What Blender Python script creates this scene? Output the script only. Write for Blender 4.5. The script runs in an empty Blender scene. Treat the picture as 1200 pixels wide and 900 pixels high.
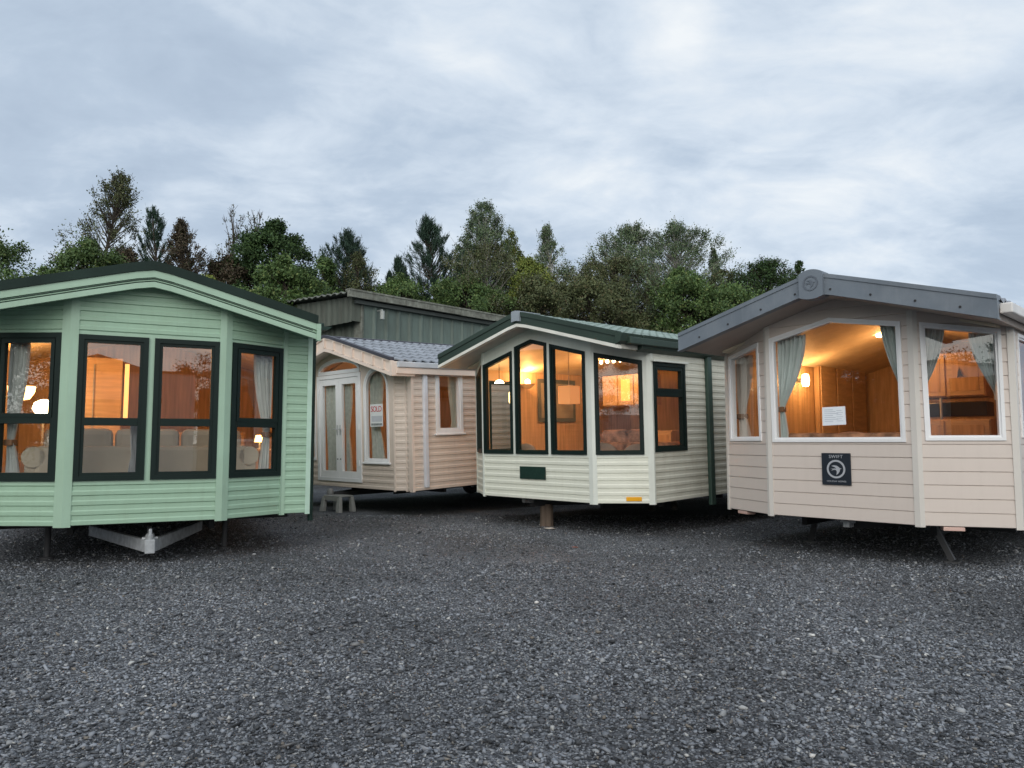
import bpy, bmesh, math, random
import numpy as np
from mathutils import Vector, Matrix
R = math.radians
rnd = random.Random(7)
scene = bpy.context.scene
col = scene.collection

# ------------------------------------------------------------------ camera
cd = bpy.data.cameras.new("camera"); cam = bpy.data.objects.new("camera", cd); col.objects.link(cam)
cam.location = (0, 0, 1.35); cam.rotation_euler = (R(94.5), 0, 0)
cd.sensor_fit = 'HORIZONTAL'; cd.sensor_width = 36; cd.lens = 36 * 870 / 1200
cd.clip_start = 0.05; cd.clip_end = 2000
scene.camera = cam
scene.render.resolution_x = 1024; scene.render.resolution_y = 768

# ------------------------------------------------------------------ sky
SUN_EL, SUN_AZ = R(34), R(192)          # soft low light from behind the camera
world = bpy.data.worlds.new("World"); scene.world = world; world.use_nodes = True
wt = world.node_tree; wt.nodes.clear()
def wn(t, **k):
    n = wt.nodes.new(t)
    for a, b in k.items(): setattr(n, a, b)
    return n
wl = wt.links.new
out = wn('ShaderNodeOutputWorld'); bg = wn('ShaderNodeBackground'); bg.inputs[1].default_value = 0.1
wl(bg.outputs[0], out.inputs[0])
sky = wn('ShaderNodeTexSky', sky_type='NISHITA'); sky.sun_disc = False
sky.sun_elevation = SUN_EL; sky.sun_rotation = SUN_AZ
tc = wn('ShaderNodeTexCoord'); sep = wn('ShaderNodeSeparateXYZ'); wl(tc.outputs['Generated'], sep.inputs[0])
def wmath(op, a, b=None, c=None, clamp=False):
    n = wn('ShaderNodeMath', operation=op); n.use_clamp = clamp
    for i, x in enumerate((a, b, c)):
        if x is None: continue
        if isinstance(x, (int, float)): n.inputs[i].default_value = x
        else: wl(x, n.inputs[i])
    return n.outputs[0]
zz = wmath('ADD', wmath('MAXIMUM', sep.outputs[2], 0.0), 0.27)
px = wmath('DIVIDE', sep.outputs[0], zz); py = wmath('DIVIDE', sep.outputs[1], zz)
cmb = wn('ShaderNodeCombineXYZ'); wl(px, cmb.inputs[0]); wl(py, cmb.inputs[1])
mp = wn('ShaderNodeMapping'); wl(cmb.outputs[0], mp.inputs[0])
mp.inputs['Rotation'].default_value = (0, 0, R(-14)); mp.inputs['Scale'].default_value = (0.85, 1.15, 1)
mp.inputs['Location'].default_value = (3.3, 1.7, 0)
def wnoise(scale, detail, rough, dist):
    n = wn('ShaderNodeTexNoise'); wl(mp.outputs[0], n.inputs['Vector'])
    n.inputs['Scale'].default_value = scale; n.inputs['Detail'].default_value = detail
    n.inputs['Roughness'].default_value = rough; n.inputs['Distortion'].default_value = dist
    return n.outputs[0]
n1 = wnoise(0.8, 3, .5, .2); n2 = wnoise(3.0, 6, .55, .45); n3 = wnoise(8.5, 6, .6, .5)
cl = wmath('ADD', wmath('ADD', wmath('MULTIPLY', n1, .42), wmath('MULTIPLY', n2, .45)), wmath('MULTIPLY', n3, .15))
# thinner, brighter cloud high up to the right
dn = wn('ShaderNodeVectorMath', operation='DOT_PRODUCT'); wl(tc.outputs['Generated'], dn.inputs[0])
dn.inputs[1].default_value = Vector((.34, .80, .49)).normalized()
glow = wmath('MULTIPLY', wmath('POWER', wmath('MAXIMUM', dn.outputs['Value'], 0.0), 12.0), .055)
ds = wn('ShaderNodeVectorMath', operation='DOT_PRODUCT'); wl(tc.outputs['Generated'], ds.inputs[0])
ds.inputs[1].default_value = Vector((.204, .853, .485)).normalized()
spot = wmath('MULTIPLY', wmath('POWER', wmath('MAXIMUM', ds.outputs['Value'], 0.0), 900.0), .10)
cl = wmath('ADD', wmath('ADD', cl, glow), spot)
ramp = wn('ShaderNodeValToRGB'); wl(cl, ramp.inputs[0])
ramp.color_ramp.elements[0].position = .38; ramp.color_ramp.elements[0].color = (.43, .525, .655, 1)
ramp.color_ramp.elements[1].position = .68; ramp.color_ramp.elements[1].color = (.93, .97, 1.0, 1)
e = ramp.color_ramp.elements.new(.48); e.color = (.52, .622, .752, 1)
e = ramp.color_ramp.elements.new(.57); e.color = (.70, .79, .895, 1)
# the western half of the sky (behind the camera) still carries the evening light
back = wmath('MAXIMUM', wmath('MULTIPLY', sep.outputs[1], -1.0), 0.0)
lift = wmath('MULTIPLY', wmath('POWER', back, 1.2), 1.25)
boost = wn('ShaderNodeCombineXYZ')
wl(wmath('ADD', wmath('MULTIPLY', lift, 1.38), 1.0), boost.inputs[0]); wl(wmath('ADD', wmath('MULTIPLY', lift, 1.10), 1.0), boost.inputs[1]); wl(wmath('ADD', wmath('MULTIPLY', lift, .74), 1.0), boost.inputs[2])
mm = wn('ShaderNodeMix', data_type='RGBA', blend_type='MULTIPLY'); mm.inputs['Factor'].default_value = 1
wl(ramp.outputs[0], mm.inputs['A']); wl(boost.outputs[0], mm.inputs['B'])
sc10 = wn('ShaderNodeMix', data_type='RGBA', blend_type='MULTIPLY'); sc10.inputs['Factor'].default_value = 1
wl(mm.outputs['Result'], sc10.inputs['A']); sc10.inputs['B'].default_value = (10.1, 10.1, 10.1, 1)
mx = wn('ShaderNodeMix', data_type='RGBA'); mx.inputs['Factor'].default_value = .93
wl(sky.outputs[0], mx.inputs['A']); wl(sc10.outputs['Result'], mx.inputs['B'])
wl(mx.outputs['Result'], bg.inputs[0])

sd = bpy.data.lights.new("sun", 'SUN'); so = bpy.data.objects.new("sun", sd); col.objects.link(so)
sd.energy = 1.1; sd.angle = R(45); sd.color = (1, .95, .9)
dirv = Vector((math.sin(SUN_AZ) * math.cos(SUN_EL), math.cos(SUN_AZ) * math.cos(SUN_EL), math.sin(SUN_EL)))
so.rotation_euler = dirv.to_track_quat('Z', 'Y').to_euler(); so.location = (0, -20, 30)

vs = scene.view_settings
vs.view_transform = 'Standard'; vs.look = 'None'; vs.exposure = 0.0; vs.gamma = 1; vs.use_curve_mapping = False
cy = scene.cycles
cy.use_denoising = True; cy.max_bounces = 7; cy.diffuse_bounces = 3; cy.glossy_bounces = 3
cy.transparent_max_bounces = 12; cy.transmission_bounces = 2; cy.caustics_reflective = False; cy.caustics_refractive = False
cy.sample_clamp_indirect = 4

# ------------------------------------------------------------------ materials
MATS = {}
def srgb(r, g, b):
    f = lambda c: ((c / 255 + .055) / 1.055) ** 2.4 if c / 255 > .04045 else c / 255 / 12.92
    return (f(r), f(g), f(b), 1)
def newmat(name):
    m = bpy.data.materials.new(name); m.use_nodes = True
    return m, m.node_tree, m.node_tree.nodes['Principled BSDF']
def mat(name, c, rough=.6, metal=0.0, var=.12, scale=3.0, bump=0.0, bscale=60, stretch=None, spec=.5, dirt=None, dirt_amt=.0, dirt_scale=1.2):
    if name in MATS: return MATS[name]
    m, t, p = newmat(name); L = t.links.new
    c = tuple(c)[:3]
    tcn = t.nodes.new('ShaderNodeTexCoord'); mpn = t.nodes.new('ShaderNodeMapping'); L(tcn.outputs['Object'], mpn.inputs[0])
    if stretch: mpn.inputs['Scale'].default_value = stretch
    n = t.nodes.new('ShaderNodeTexNoise'); n.inputs['Scale'].default_value = scale; n.inputs['Detail'].default_value = 5
    L(mpn.outputs[0], n.inputs['Vector'])
    r = t.nodes.new('ShaderNodeValToRGB'); L(n.outputs[0], r.inputs[0])
    r.color_ramp.elements[0].position = .3; r.color_ramp.elements[1].position = .7
    r.color_ramp.elements[0].color = tuple(x * (1 - var) for x in c) + (1,)
    r.color_ramp.elements[1].color = tuple(min(1, x * (1 + var)) for x in c) + (1,)
    src = r.outputs[0]
    if dirt:
        n3 = t.nodes.new('ShaderNodeTexNoise'); n3.inputs['Scale'].default_value = dirt_scale; n3.inputs['Detail'].default_value = 8
        n3.inputs['Roughness'].default_value = .65; L(mpn.outputs[0], n3.inputs['Vector'])
        mr = t.nodes.new('ShaderNodeMapRange'); L(n3.outputs[0], mr.inputs[0])
        mr.inputs[1].default_value = .45; mr.inputs[2].default_value = .75; mr.inputs[3].default_value = 0; mr.inputs[4].default_value = dirt_amt
        mxn = t.nodes.new('ShaderNodeMix'); mxn.data_type = 'RGBA'; L(mr.outputs[0], mxn.inputs['Factor'])
        L(src, mxn.inputs['A']); mxn.inputs['B'].default_value = tuple(dirt)[:3] + (1,)
        src = mxn.outputs['Result']
    L(src, p.inputs['Base Color'])
    p.inputs['Roughness'].default_value = rough; p.inputs['Metallic'].default_value = metal
    p.inputs['Specular IOR Level'].default_value = spec
    if dirt:
        ms = t.nodes.new('ShaderNodeMapping'); L(tcn.outputs['Object'], ms.inputs[0]); ms.inputs['Scale'].default_value = (9, 9, .8)
        n4 = t.nodes.new('ShaderNodeTexNoise'); n4.inputs['Scale'].default_value = 1.6; n4.inputs['Detail'].default_value = 6; n4.inputs['Roughness'].default_value = .7
        L(ms.outputs[0], n4.inputs['Vector'])
        m4 = t.nodes.new('ShaderNodeMapRange'); L(n4.outputs[0], m4.inputs[0]); m4.inputs[1].default_value = .5; m4.inputs[2].default_value = .8; m4.inputs[4].default_value = dirt_amt * .8
        x4 = t.nodes.new('ShaderNodeMix'); x4.data_type = 'RGBA'; L(m4.outputs[0], x4.inputs['Factor']); L(src, x4.inputs['A']); x4.inputs['B'].default_value = tuple(dirt)[:3] + (1,)
        L(x4.outputs['Result'], p.inputs['Base Color'])
    if bump:
        n2 = t.nodes.new('ShaderNodeTexNoise'); n2.inputs['Scale'].default_value = bscale; n2.inputs['Detail'].default_value = 4
        L(mpn.outputs[0], n2.inputs['Vector'])
        b = t.nodes.new('ShaderNodeBump'); b.inputs['Strength'].default_value = bump; b.inputs['Distance'].default_value = .01
        L(n2.outputs[0], b.inputs['Height']); L(b.outputs[0], p.inputs['Normal'])
    MATS[name] = m; return m
def emis(name, c, s):
    if name in MATS: return MATS[name]
    m, t, p = newmat(name); p.inputs['Base Color'].default_value = tuple(c[:3]) + (1,)
    p.inputs['Emission Color'].default_value = tuple(c[:3]) + (1,); p.inputs['Emission Strength'].default_value = s
    MATS[name] = m; return m
def glassmat():
    m, t, p = newmat('window_glass'); t.nodes.remove(p); L = t.links.new
    o = t.nodes['Material Output']; tr = t.nodes.new('ShaderNodeBsdfTransparent'); gl = t.nodes.new('ShaderNodeBsdfGlossy')
    tr.inputs[0].default_value = (.96, .97, .96, 1); gl.inputs['Roughness'].default_value = 0.0; gl.inputs[0].default_value = (1, 1, 1, 1)
    def M(op, a, b):
        q = t.nodes.new('ShaderNodeMath'); q.operation = op; q.use_clamp = op == 'ADD'
        for k_, x in enumerate((a, b)):
            if isinstance(x, (int, float)): q.inputs[k_].default_value = x
            elif x is not None: L(x, q.inputs[k_])
        return q.outputs[0]
    ge = t.nodes.new('ShaderNodeNewGeometry'); dt = t.nodes.new('ShaderNodeVectorMath'); dt.operation = 'DOT_PRODUCT'
    L(ge.outputs['Incoming'], dt.inputs[0]); L(ge.outputs['Normal'], dt.inputs[1])
    c1 = M('SUBTRACT', 1.0, M('ABSOLUTE', dt.outputs['Value'], None))
    fac = M('ADD', M('MULTIPLY', M('POWER', c1, 5.0), .85), .125)      # two sheets of double glazing
    n = t.nodes.new('ShaderNodeTexNoise'); n.inputs['Scale'].default_value = 1.3
    tcn = t.nodes.new('ShaderNodeTexCoord'); L(tcn.outputs['Object'], n.inputs['Vector'])
    b = t.nodes.new('ShaderNodeBump'); b.inputs['Strength'].default_value = .04; b.inputs['Distance'].default_value = .02
    L(n.outputs[0], b.inputs['Height']); L(b.outputs[0], gl.inputs['Normal'])
    mixs = t.nodes.new('ShaderNodeMixShader'); L(fac, mixs.inputs[0])
    L(tr.outputs[0], mixs.inputs[1]); L(gl.outputs[0], mixs.inputs[2]); L(mixs.outputs[0], o.inputs[0])
    return m
GLASS = glassmat()
def leafmat(name, c1, c2, c3=None):
    if name in MATS: return MATS[name]
    m, t, p = newmat(name); L = t.links.new
    g = t.nodes.new('ShaderNodeNewGeometry')
    r = t.nodes.new('ShaderNodeValToRGB'); L(g.outputs['Random Per Island'], r.inputs[0])
    r.color_ramp.elements[0].color = tuple(c1) + (1,); r.color_ramp.elements[1].color = tuple(c2) + (1,)
    if c3: e = r.color_ramp.elements.new(.86); e.color = tuple(c2) + (1,); r.color_ramp.elements[2].color = tuple(c3) + (1,)
    n = t.nodes.new('ShaderNodeTexNoise'); n.inputs['Scale'].default_value = .55; n.inputs['Detail'].default_value = 3
    tcn = t.nodes.new('ShaderNodeTexCoord'); L(tcn.outputs['Object'], n.inputs['Vector'])
    mr = t.nodes.new('ShaderNodeMapRange'); L(n.outputs[0], mr.inputs[0]); mr.inputs[1].default_value = .3; mr.inputs[2].default_value = .7
    mr.inputs[3].default_value = .65; mr.inputs[4].default_value = 1.4
    vm = t.nodes.new('ShaderNodeVectorMath'); vm.operation = 'SCALE'; L(r.outputs[0], vm.inputs[0]); L(mr.outputs[0], vm.inputs['Scale'])
    L(vm.outputs[0], p.inputs['Base Color']); p.inputs['Roughness'].default_value = .6; p.inputs['Specular IOR Level'].default_value = .25
    MATS[name] = m; return m

# ------------------------------------------------------------------ object helpers
def tag(o, label=None, cat=None, group=None, kind=None):
    if label: o['label'] = label
    if cat: o['category'] = cat
    if group: o['group'] = group
    if kind: o['kind'] = kind
    return o
def empty(name, loc, rz, label, cat, group=None):
    o = bpy.data.objects.new(name, None); col.objects.link(o); o.location = loc; o.rotation_euler = (0, 0, rz)
    o.empty_display_size = .2
    return tag(o, label, cat, group)
class MB:
    def __init__(s): s.v = []; s.f = []
    def poly(s, pts):
        b = len(s.v); s.v += [tuple(p) for p in pts]; s.f.append(tuple(range(b, b + len(pts)))); return s
    def quad(s, a, b, c, d): return s.poly((a, b, c, d))
    def hexa(s, p):            # 8 corners: bottom ring 0-3, top ring 4-7
        b = len(s.v); s.v += [tuple(q) for q in p]
        for f in ((3, 2, 1, 0), (4, 5, 6, 7), (0, 1, 5, 4), (1, 2, 6, 5), (2, 3, 7, 6), (3, 0, 4, 7)): s.f.append(tuple(b + i for i in f))
        return s
    def box(s, x0, x1, y0, y1, z0, z1):
        return s.hexa([(x0, y0, z0), (x1, y0, z0), (x1, y1, z0), (x0, y1, z0), (x0, y0, z1), (x1, y0, z1), (x1, y1, z1), (x0, y1, z1)])
    def beam(s, a, b, w, h, up=(0, 0, 1)):
        a = Vector(a); b = Vector(b); d = (b - a).normalized(); u = Vector(up)
        sdv = d.cross(u)
        if sdv.length < 1e-4: sdv = Vector((1, 0, 0))
        sdv.normalize(); u = sdv.cross(d).normalized(); sdv *= w / 2; u *= h / 2
        return s.hexa([a - sdv - u, a + sdv - u, b + sdv - u, b - sdv - u, a - sdv + u, a + sdv + u, b + sdv + u, b - sdv + u])
    def tube(s, pts, rad, n=10, cap=True):
        pts = [Vector(p) for p in pts]; rr = rad if isinstance(rad, (list, tuple)) else [rad] * len(pts)
        b = len(s.v)
        for i, p in enumerate(pts):
            d = (pts[min(i + 1, len(pts) - 1)] - pts[max(i - 1, 0)]).normalized()
            a = d.orthogonal().normalized(); c = d.cross(a)
            if i and a.dot(pa) < 0: pass
            if i:
                a = (pa - d * pa.dot(d)).normalized(); c = d.cross(a)
            pa = a
            for k in range(n):
                t = 2 * math.pi * k / n; s.v.append(tuple(p + (a * math.cos(t) + c * math.sin(t)) * rr[i]))
        for i in range(len(pts) - 1):
            for k in range(n):
                s.f.append((b + i * n + k, b + i * n + (k + 1) % n, b + (i + 1) * n + (k + 1) % n, b + (i + 1) * n + k))
        if cap:
            s.f.append(tuple(b + k for k in reversed(range(n)))); s.f.append(tuple(b + (len(pts) - 1) * n + k for k in range(n)))
        return s
    def lathe(s, prof, c, n=20, axis='z'):
        b = len(s.v)
        for r_, h in prof:
            for k in range(n):
                t = 2 * math.pi * k / n; x, y = r_ * math.cos(t), r_ * math.sin(t)
                s.v.append((c[0] + x, c[1] + y, c[2] + h) if axis == 'z' else (c[0] + h, c[1] + x, c[2] + y) if axis == 'x' else (c[0] + x, c[1] + h, c[2] + y))
        for i in range(len(prof) - 1):
            for k in range(n):
                s.f.append((b + i * n + k, b + i * n + (k + 1) % n, b + (i + 1) * n + (k + 1) % n, b + (i + 1) * n + k))
        return s
    def build(s, name, m, parent=None, smooth=False, bevel=0, recalc=True):
        me = bpy.data.meshes.new(name); me.from_pydata(s.v, [], s.f); me.update()
        if recalc:
            bm = bmesh.new(); bm.from_mesh(me); bmesh.ops.recalc_face_normals(bm, faces=bm.faces); bm.to_mesh(me); bm.free()
        if smooth:
            me.polygons.foreach_set('use_smooth', [True] * len(me.polygons))
        o = bpy.data.objects.new(name, me); col.objects.link(o); me.materials.append(m)
        if parent: o.parent = parent
        if bevel:
            md = o.modifiers.new('bevel', 'BEVEL'); md.width = bevel; md.segments = 2; md.limit_method = 'ANGLE'; md.angle_limit = R(50)
        if smooth: 
            try: me.set_sharp_from_angle(angle=R(40))
            except Exception: pass
        return o
def text_mesh(s, size, m, parent, mtx, name='lettering', extrude=.002, spacing=1.0, shear=0):
    cu = bpy.data.curves.new(name, 'FONT'); cu.body = s; cu.size = size; cu.align_x = 'CENTER'; cu.align_y = 'CENTER'; cu.extrude = extrude
    cu.space_character = spacing; cu.shear = shear
    to = bpy.data.objects.new(name, cu); col.objects.link(to); bpy.context.view_layer.update()
    me = bpy.data.meshes.new_from_object(to.evaluated_get(bpy.context.evaluated_depsgraph_get()))
    bpy.data.objects.remove(to); o = bpy.data.objects.new(name, me); col.objects.link(o); me.materials.clear(); me.materials.append(m)
    if parent: o.parent = parent
    o.matrix_basis = mtx; return o
def numesh(name, V, F, m, parent=None):
    """fast mesh from arrays; F is (n,k)"""
    me = bpy.data.meshes.new(name); k = F.shape[1]
    me.vertices.add(len(V)); me.vertices.foreach_set('co', V.astype(np.float32).ravel())
    me.loops.add(F.size); me.loops.foreach_set('vertex_index', F.astype(np.int32).ravel())
    me.polygons.add(len(F)); me.polygons.foreach_set('loop_start', np.arange(0, F.size, k, dtype=np.int32))
    me.update(calc_edges=True)
    me.materials.append(m); o = bpy.data.objects.new(name, me); col.objects.link(o)
    if parent: o.parent = parent
    return o

# ------------------------------------------------------------------ wall helpers
class Face:
    """a vertical plane of a caravan from A to B (local xy), A on the left seen from outside"""
    def __init__(s, A, B):
        s.A, s.B = A, B; s.L = math.dist(A, B); s.e = ((B[0] - A[0]) / s.L, (B[1] - A[1]) / s.L); s.n = (s.e[1], -s.e[0])
    def p(s, u, z, off=0.0):
        return (s.A[0] + s.e[0] * u + s.n[0] * off, s.A[1] + s.e[1] * u + s.n[1] * off, z)
    def mtx(s, u, z, off):
        x = Vector((s.e[0], s.e[1], 0)); y = Vector((0, 0, 1)); n = Vector((s.n[0], s.n[1], 0))
        m = Matrix((x, y, n)).transposed().to_4x4(); m.translation = Vector(s.p(u, z, off)); return m
def trapz(mb, F, polys, levels, off):
    """even-odd fill of polys (list of (s,z) loops) cut at levels; off(z) = outward offset"""
    edges = []
    zs = set()
    for P in polys:
        for i in range(len(P)):
            a, b = P[i], P[(i + 1) % len(P)]; zs.add(round(a[1], 5))
            if abs(a[1] - b[1]) > 1e-6: edges.append((a, b) if a[1] < b[1] else (b, a))
    lo, hi = min(zs), max(zs)
    zs |= {round(z, 5) for z in levels if lo < z < hi}
    zs = sorted(zs)
    for z0, z1 in zip(zs, zs[1:]):
        if z1 - z0 < 1e-5: continue
        zm = (z0 + z1) / 2; cr = []
        for a, b in edges:
            if a[1] <= zm < b[1]:
                f = lambda z: a[0] + (b[0] - a[0]) * (z - a[1]) / (b[1] - a[1])
                cr.append((f(zm), f(z0), f(z1)))
        cr.sort()
        for l, r in zip(cr[0::2], cr[1::2]):
            mb.quad(F.p(l[1], z0, off(z0 + 1e-6)), F.p(r[1], z0, off(z0 + 1e-6)), F.p(r[2], z1, off(z1 - 1e-6)), F.p(l[2], z1, off(z1 - 1e-6)))
def siding(F, polys, pitch, prof, z0, base=.006):
    hi = max(q[1] for q in polys[0]); lv = []; k = -1
    while z0 + k * pitch < hi:
        for f, o in prof: lv.append(z0 + (k + f) * pitch)
        k += 1
    def off(z):
        f = ((z - z0) / pitch) % 1.0
        for (a, oa), (b, ob) in zip(prof, prof[1:]):
            if a <= f <= b: return base + oa + (ob - oa) * (f - a) / (b - a)
        return base + prof[-1][1]
    mb = MB(); trapz(mb, F, polys, lv, off); return mb
PROF_DOUBLE = [(0, .001), (.06, .0135), (.42, .0135), (.56, .0060), (.95, .0050), (1, .001)]
PROF_LAP = [(0, 0), (.045, .011), (.5, .008), (.96, .004), (1, 0)]
def flat(F, polys, off):
    mb = MB(); trapz(mb, F, polys, [], lambda z: off); return mb
def inset(P, w):
    n = len(P); area = sum(P[i][0] * P[(i + 1) % n][1] - P[(i + 1) % n][0] * P[i][1] for i in range(n)); sg = 1 if area > 0 else -1
    out_ = []
    for i in range(n):
        a, b, c = P[i - 1], P[i], P[(i + 1) % n]
        d1 = Vector((b[0] - a[0], b[1] - a[1])).normalized(); d2 = Vector((c[0] - b[0], c[1] - b[1])).normalized()
        n1 = Vector((-d1.y, d1.x)) * sg; n2 = Vector((-d2.y, d2.x)) * sg
        k = 1 + n1.dot(n2); out_.append((b[0] + (n1.x + n2.x) * w / k, b[1] + (n1.y + n2.y) * w / k))
    return out_
def ring(mb, F, P, Q, o1, o0):
    n = len(P)
    for i in range(n):
        j = (i + 1) % n
        mb.quad(F.p(*P[i], o1), F.p(*P[j], o1), F.p(*Q[j], o1), F.p(*Q[i], o1))
        mb.quad(F.p(*P[i], o0), F.p(*P[j], o0), F.p(*P[j], o1), F.p(*P[i], o1))
        mb.quad(F.p(*Q[i], o1), F.p(*Q[j], o1), F.p(*Q[j], o0), F.p(*Q[i], o0))
def fbox(mb, F, s0, s1, z0, z1, o0, o1):
    mb.hexa([F.p(s0, z0, o1), F.p(s1, z0, o1), F.p(s1, z0, o0), F.p(s0, z0, o0), F.p(s0, z1, o1), F.p(s1, z1, o1), F.p(s1, z1, o0), F.p(s0, z1, o0)])
def window(van, F, P, m, w=.065, bars=(), proud=.03, sash=.02, barw=.075, upper=None, name='window'):
    P = list(P); Q = inset(P, w * .62); S = inset(P, w)
    mb = MB(); ring(mb, F, P, Q, proud, -.06); ring(mb, F, Q, S, proud - .014, -.05)
    for z in bars:
        s0 = min(q[0] for q in S); s1 = max(q[0] for q in S)
        fbox(mb, F, s0 - .003, s1 + .003, z - barw / 2, z + barw / 2, -.04, proud - .010)
    if upper:      # an opening top light: a second, slightly proud sash ring
        U = [q for q in upper]; ring(mb, F, U, inset(U, .04), proud - .004, -.03)
    o = mb.build(name, m, van, bevel=.004)
    g = MB(); trapz(g, F, [S], [], lambda z: -.012); pn = g.build('pane', GLASS, o, recalc=False)
    return o
def arc(cx, cz, rx, rz, a0, a1, n):
    return [(cx + rx * math.cos(R(a0 + (a1 - a0) * i / n)), cz + rz * math.sin(R(a0 + (a1 - a0) * i / n))) for i in range(n + 1)]
def rect(s0, s1, z0, z1): return [(s0, z0), (s1, z0), (s1, z1), (s0, z1)]
def strip_section(mb, zt, zb, x0, x1, y0, y1, n=14):
    """solid between two functions of x, extruded in y"""
    xs = [x0 + (x1 - x0) * i / n for i in range(n + 1)]
    for a, b in zip(xs, xs[1:]):
        mb.quad((a, y0, zb(a)), (b, y0, zb(b)), (b, y0, zt(b)), (a, y0, zt(a)))
        mb.quad((b, y1, zb(b)), (a, y1, zb(a)), (a, y1, zt(a)), (b, y1, zt(b)))
        mb.quad((a, y0, zt(a)), (b, y0, zt(b)), (b, y1, zt(b)), (a, y1, zt(a)))
        mb.quad((a, y1, zb(a)), (b, y1, zb(b)), (b, y0, zb(b)), (a, y0, zb(a)))
    for a, q in ((x0, 1), (x1, -1)):
        mb.quad((a, y0, zb(a)), (a, y0, zt(a)), (a, y1, zt(a)), (a, y1, zb(a)))
def tiles(zr, x0, x1, y0, y1, tw=.20, rows=7):
    mb = MB(); ny = int((y1 - y0) / tw * 6); dx = (x1 - x0) / rows
    for r_ in range(rows):
        xa = x0 + dx * r_; xb = x0 + dx * (r_ + 1) + dx * .03; b = len(mb.v)
        for j in range(ny + 1):
            y = y0 + (y1 - y0) * j / ny; w = .016 * math.sin(2 * math.pi * (y - y0) / tw) + .006 * math.sin(4 * math.pi * (y - y0) / tw)
            for x, h in ((xa, .006), ((xa + xb) / 2, .022), (xb, .038), (xb, .012)):
                mb.v.append((x, y, zr(x) + h + w))
        for j in range(ny):
            for k in range(3):
                a = b + j * 4 + k; mb.f.append((a, a + 1, a + 5, a + 4))
    return mb
def curtain(name, F, edge, top_in, tie, ztop, ztie, zbot, bot_in, m, label, van, off=-.13, tieback=True, group=None):
    """gathered curtain hanging inside a window; 'edge' is the fixed side (s), top_in the inner edge at the top, tie at the tie-back"""
    t = empty(name, (0, 0, 0), 0, label, 'curtain', group); t.location = van.location; t.rotation_euler = van.rotation_euler
    n, mz = 44, 22; V = []; mb = MB(); sg = 1 if top_in > edge else -1
    for i in range(mz + 1):
        f = i / mz; z = ztop + (zbot - ztop) * f
        if z > ztie: k = (ztop - z) / (ztop - ztie); w = top_in + (tie - top_in) * (k ** 1.7); amp = .030 - .014 * k
        else: k = (ztie - z) / max(.01, ztie - zbot); w = tie + (bot_in - tie) * (k ** .7); amp = .016 + .012 * k
        for j in range(n + 1):
            q = j / n; s_ = edge + (w - edge) * q
            o = off + amp * math.sin(q * 2 * math.pi * 6.5 + math.sin(f * 5) * .5) + .012 * math.sin(q * 23 + f * 4)
            mb.v.append(F.p(s_, z, o))
    for i in range(mz):
        for j in range(n):
            a = i * (n + 1) + j; mb.f.append((a, a + 1, a + n + 2, a + n + 1))
    mb.build('drape', m, t, smooth=True, recalc=False)
    if tieback:
        b = MB(); fbox(b, F, min(edge, tie) - .01, max(edge, tie) + .012, ztie - .035, ztie + .03, off - .05, off + .045)
        b.build('tieback', mat('tieback_cloth', (.25, .13, .07), .8), t, bevel=.008)
    return t
def lampglow(van, pos, power, colr, rad=.08):
    l = bpy.data.lights.new('lamp_light', 'POINT'); l.energy = power; l.color = colr; l.shadow_soft_size = rad
    o = bpy.data.objects.new('lamp_light', l); col.objects.link(o); o.parent = van; o.location = pos; return o
WARM = (1, .46, .15)

black_under = mat('chassis_paint', (.02, .02, .022), .7)
rubber = mat('tyre_rubber', (.02, .02, .02), .8)
galv = mat('galvanised_steel', (.43, .45, .47), .45, .25, .25, 14, .15, 90)
lining = mat('wood_lining', (.60, .40, .23), .45, 0, .22, 2.2, stretch=(9, 9, .7))
ceilm = mat('ceiling_board', (.78, .68, .52), .6)
carpet = mat('carpet', (.28, .13, .08), .95, 0, .2, 8)
curt = mat('curtain_cloth', (.68, .70, .67), .9, 0, .1, 5)
pale = mat('pale_wood', (.64, .46, .29), .4, 0, .15, 3, stretch=(1, 1, 8))

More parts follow.
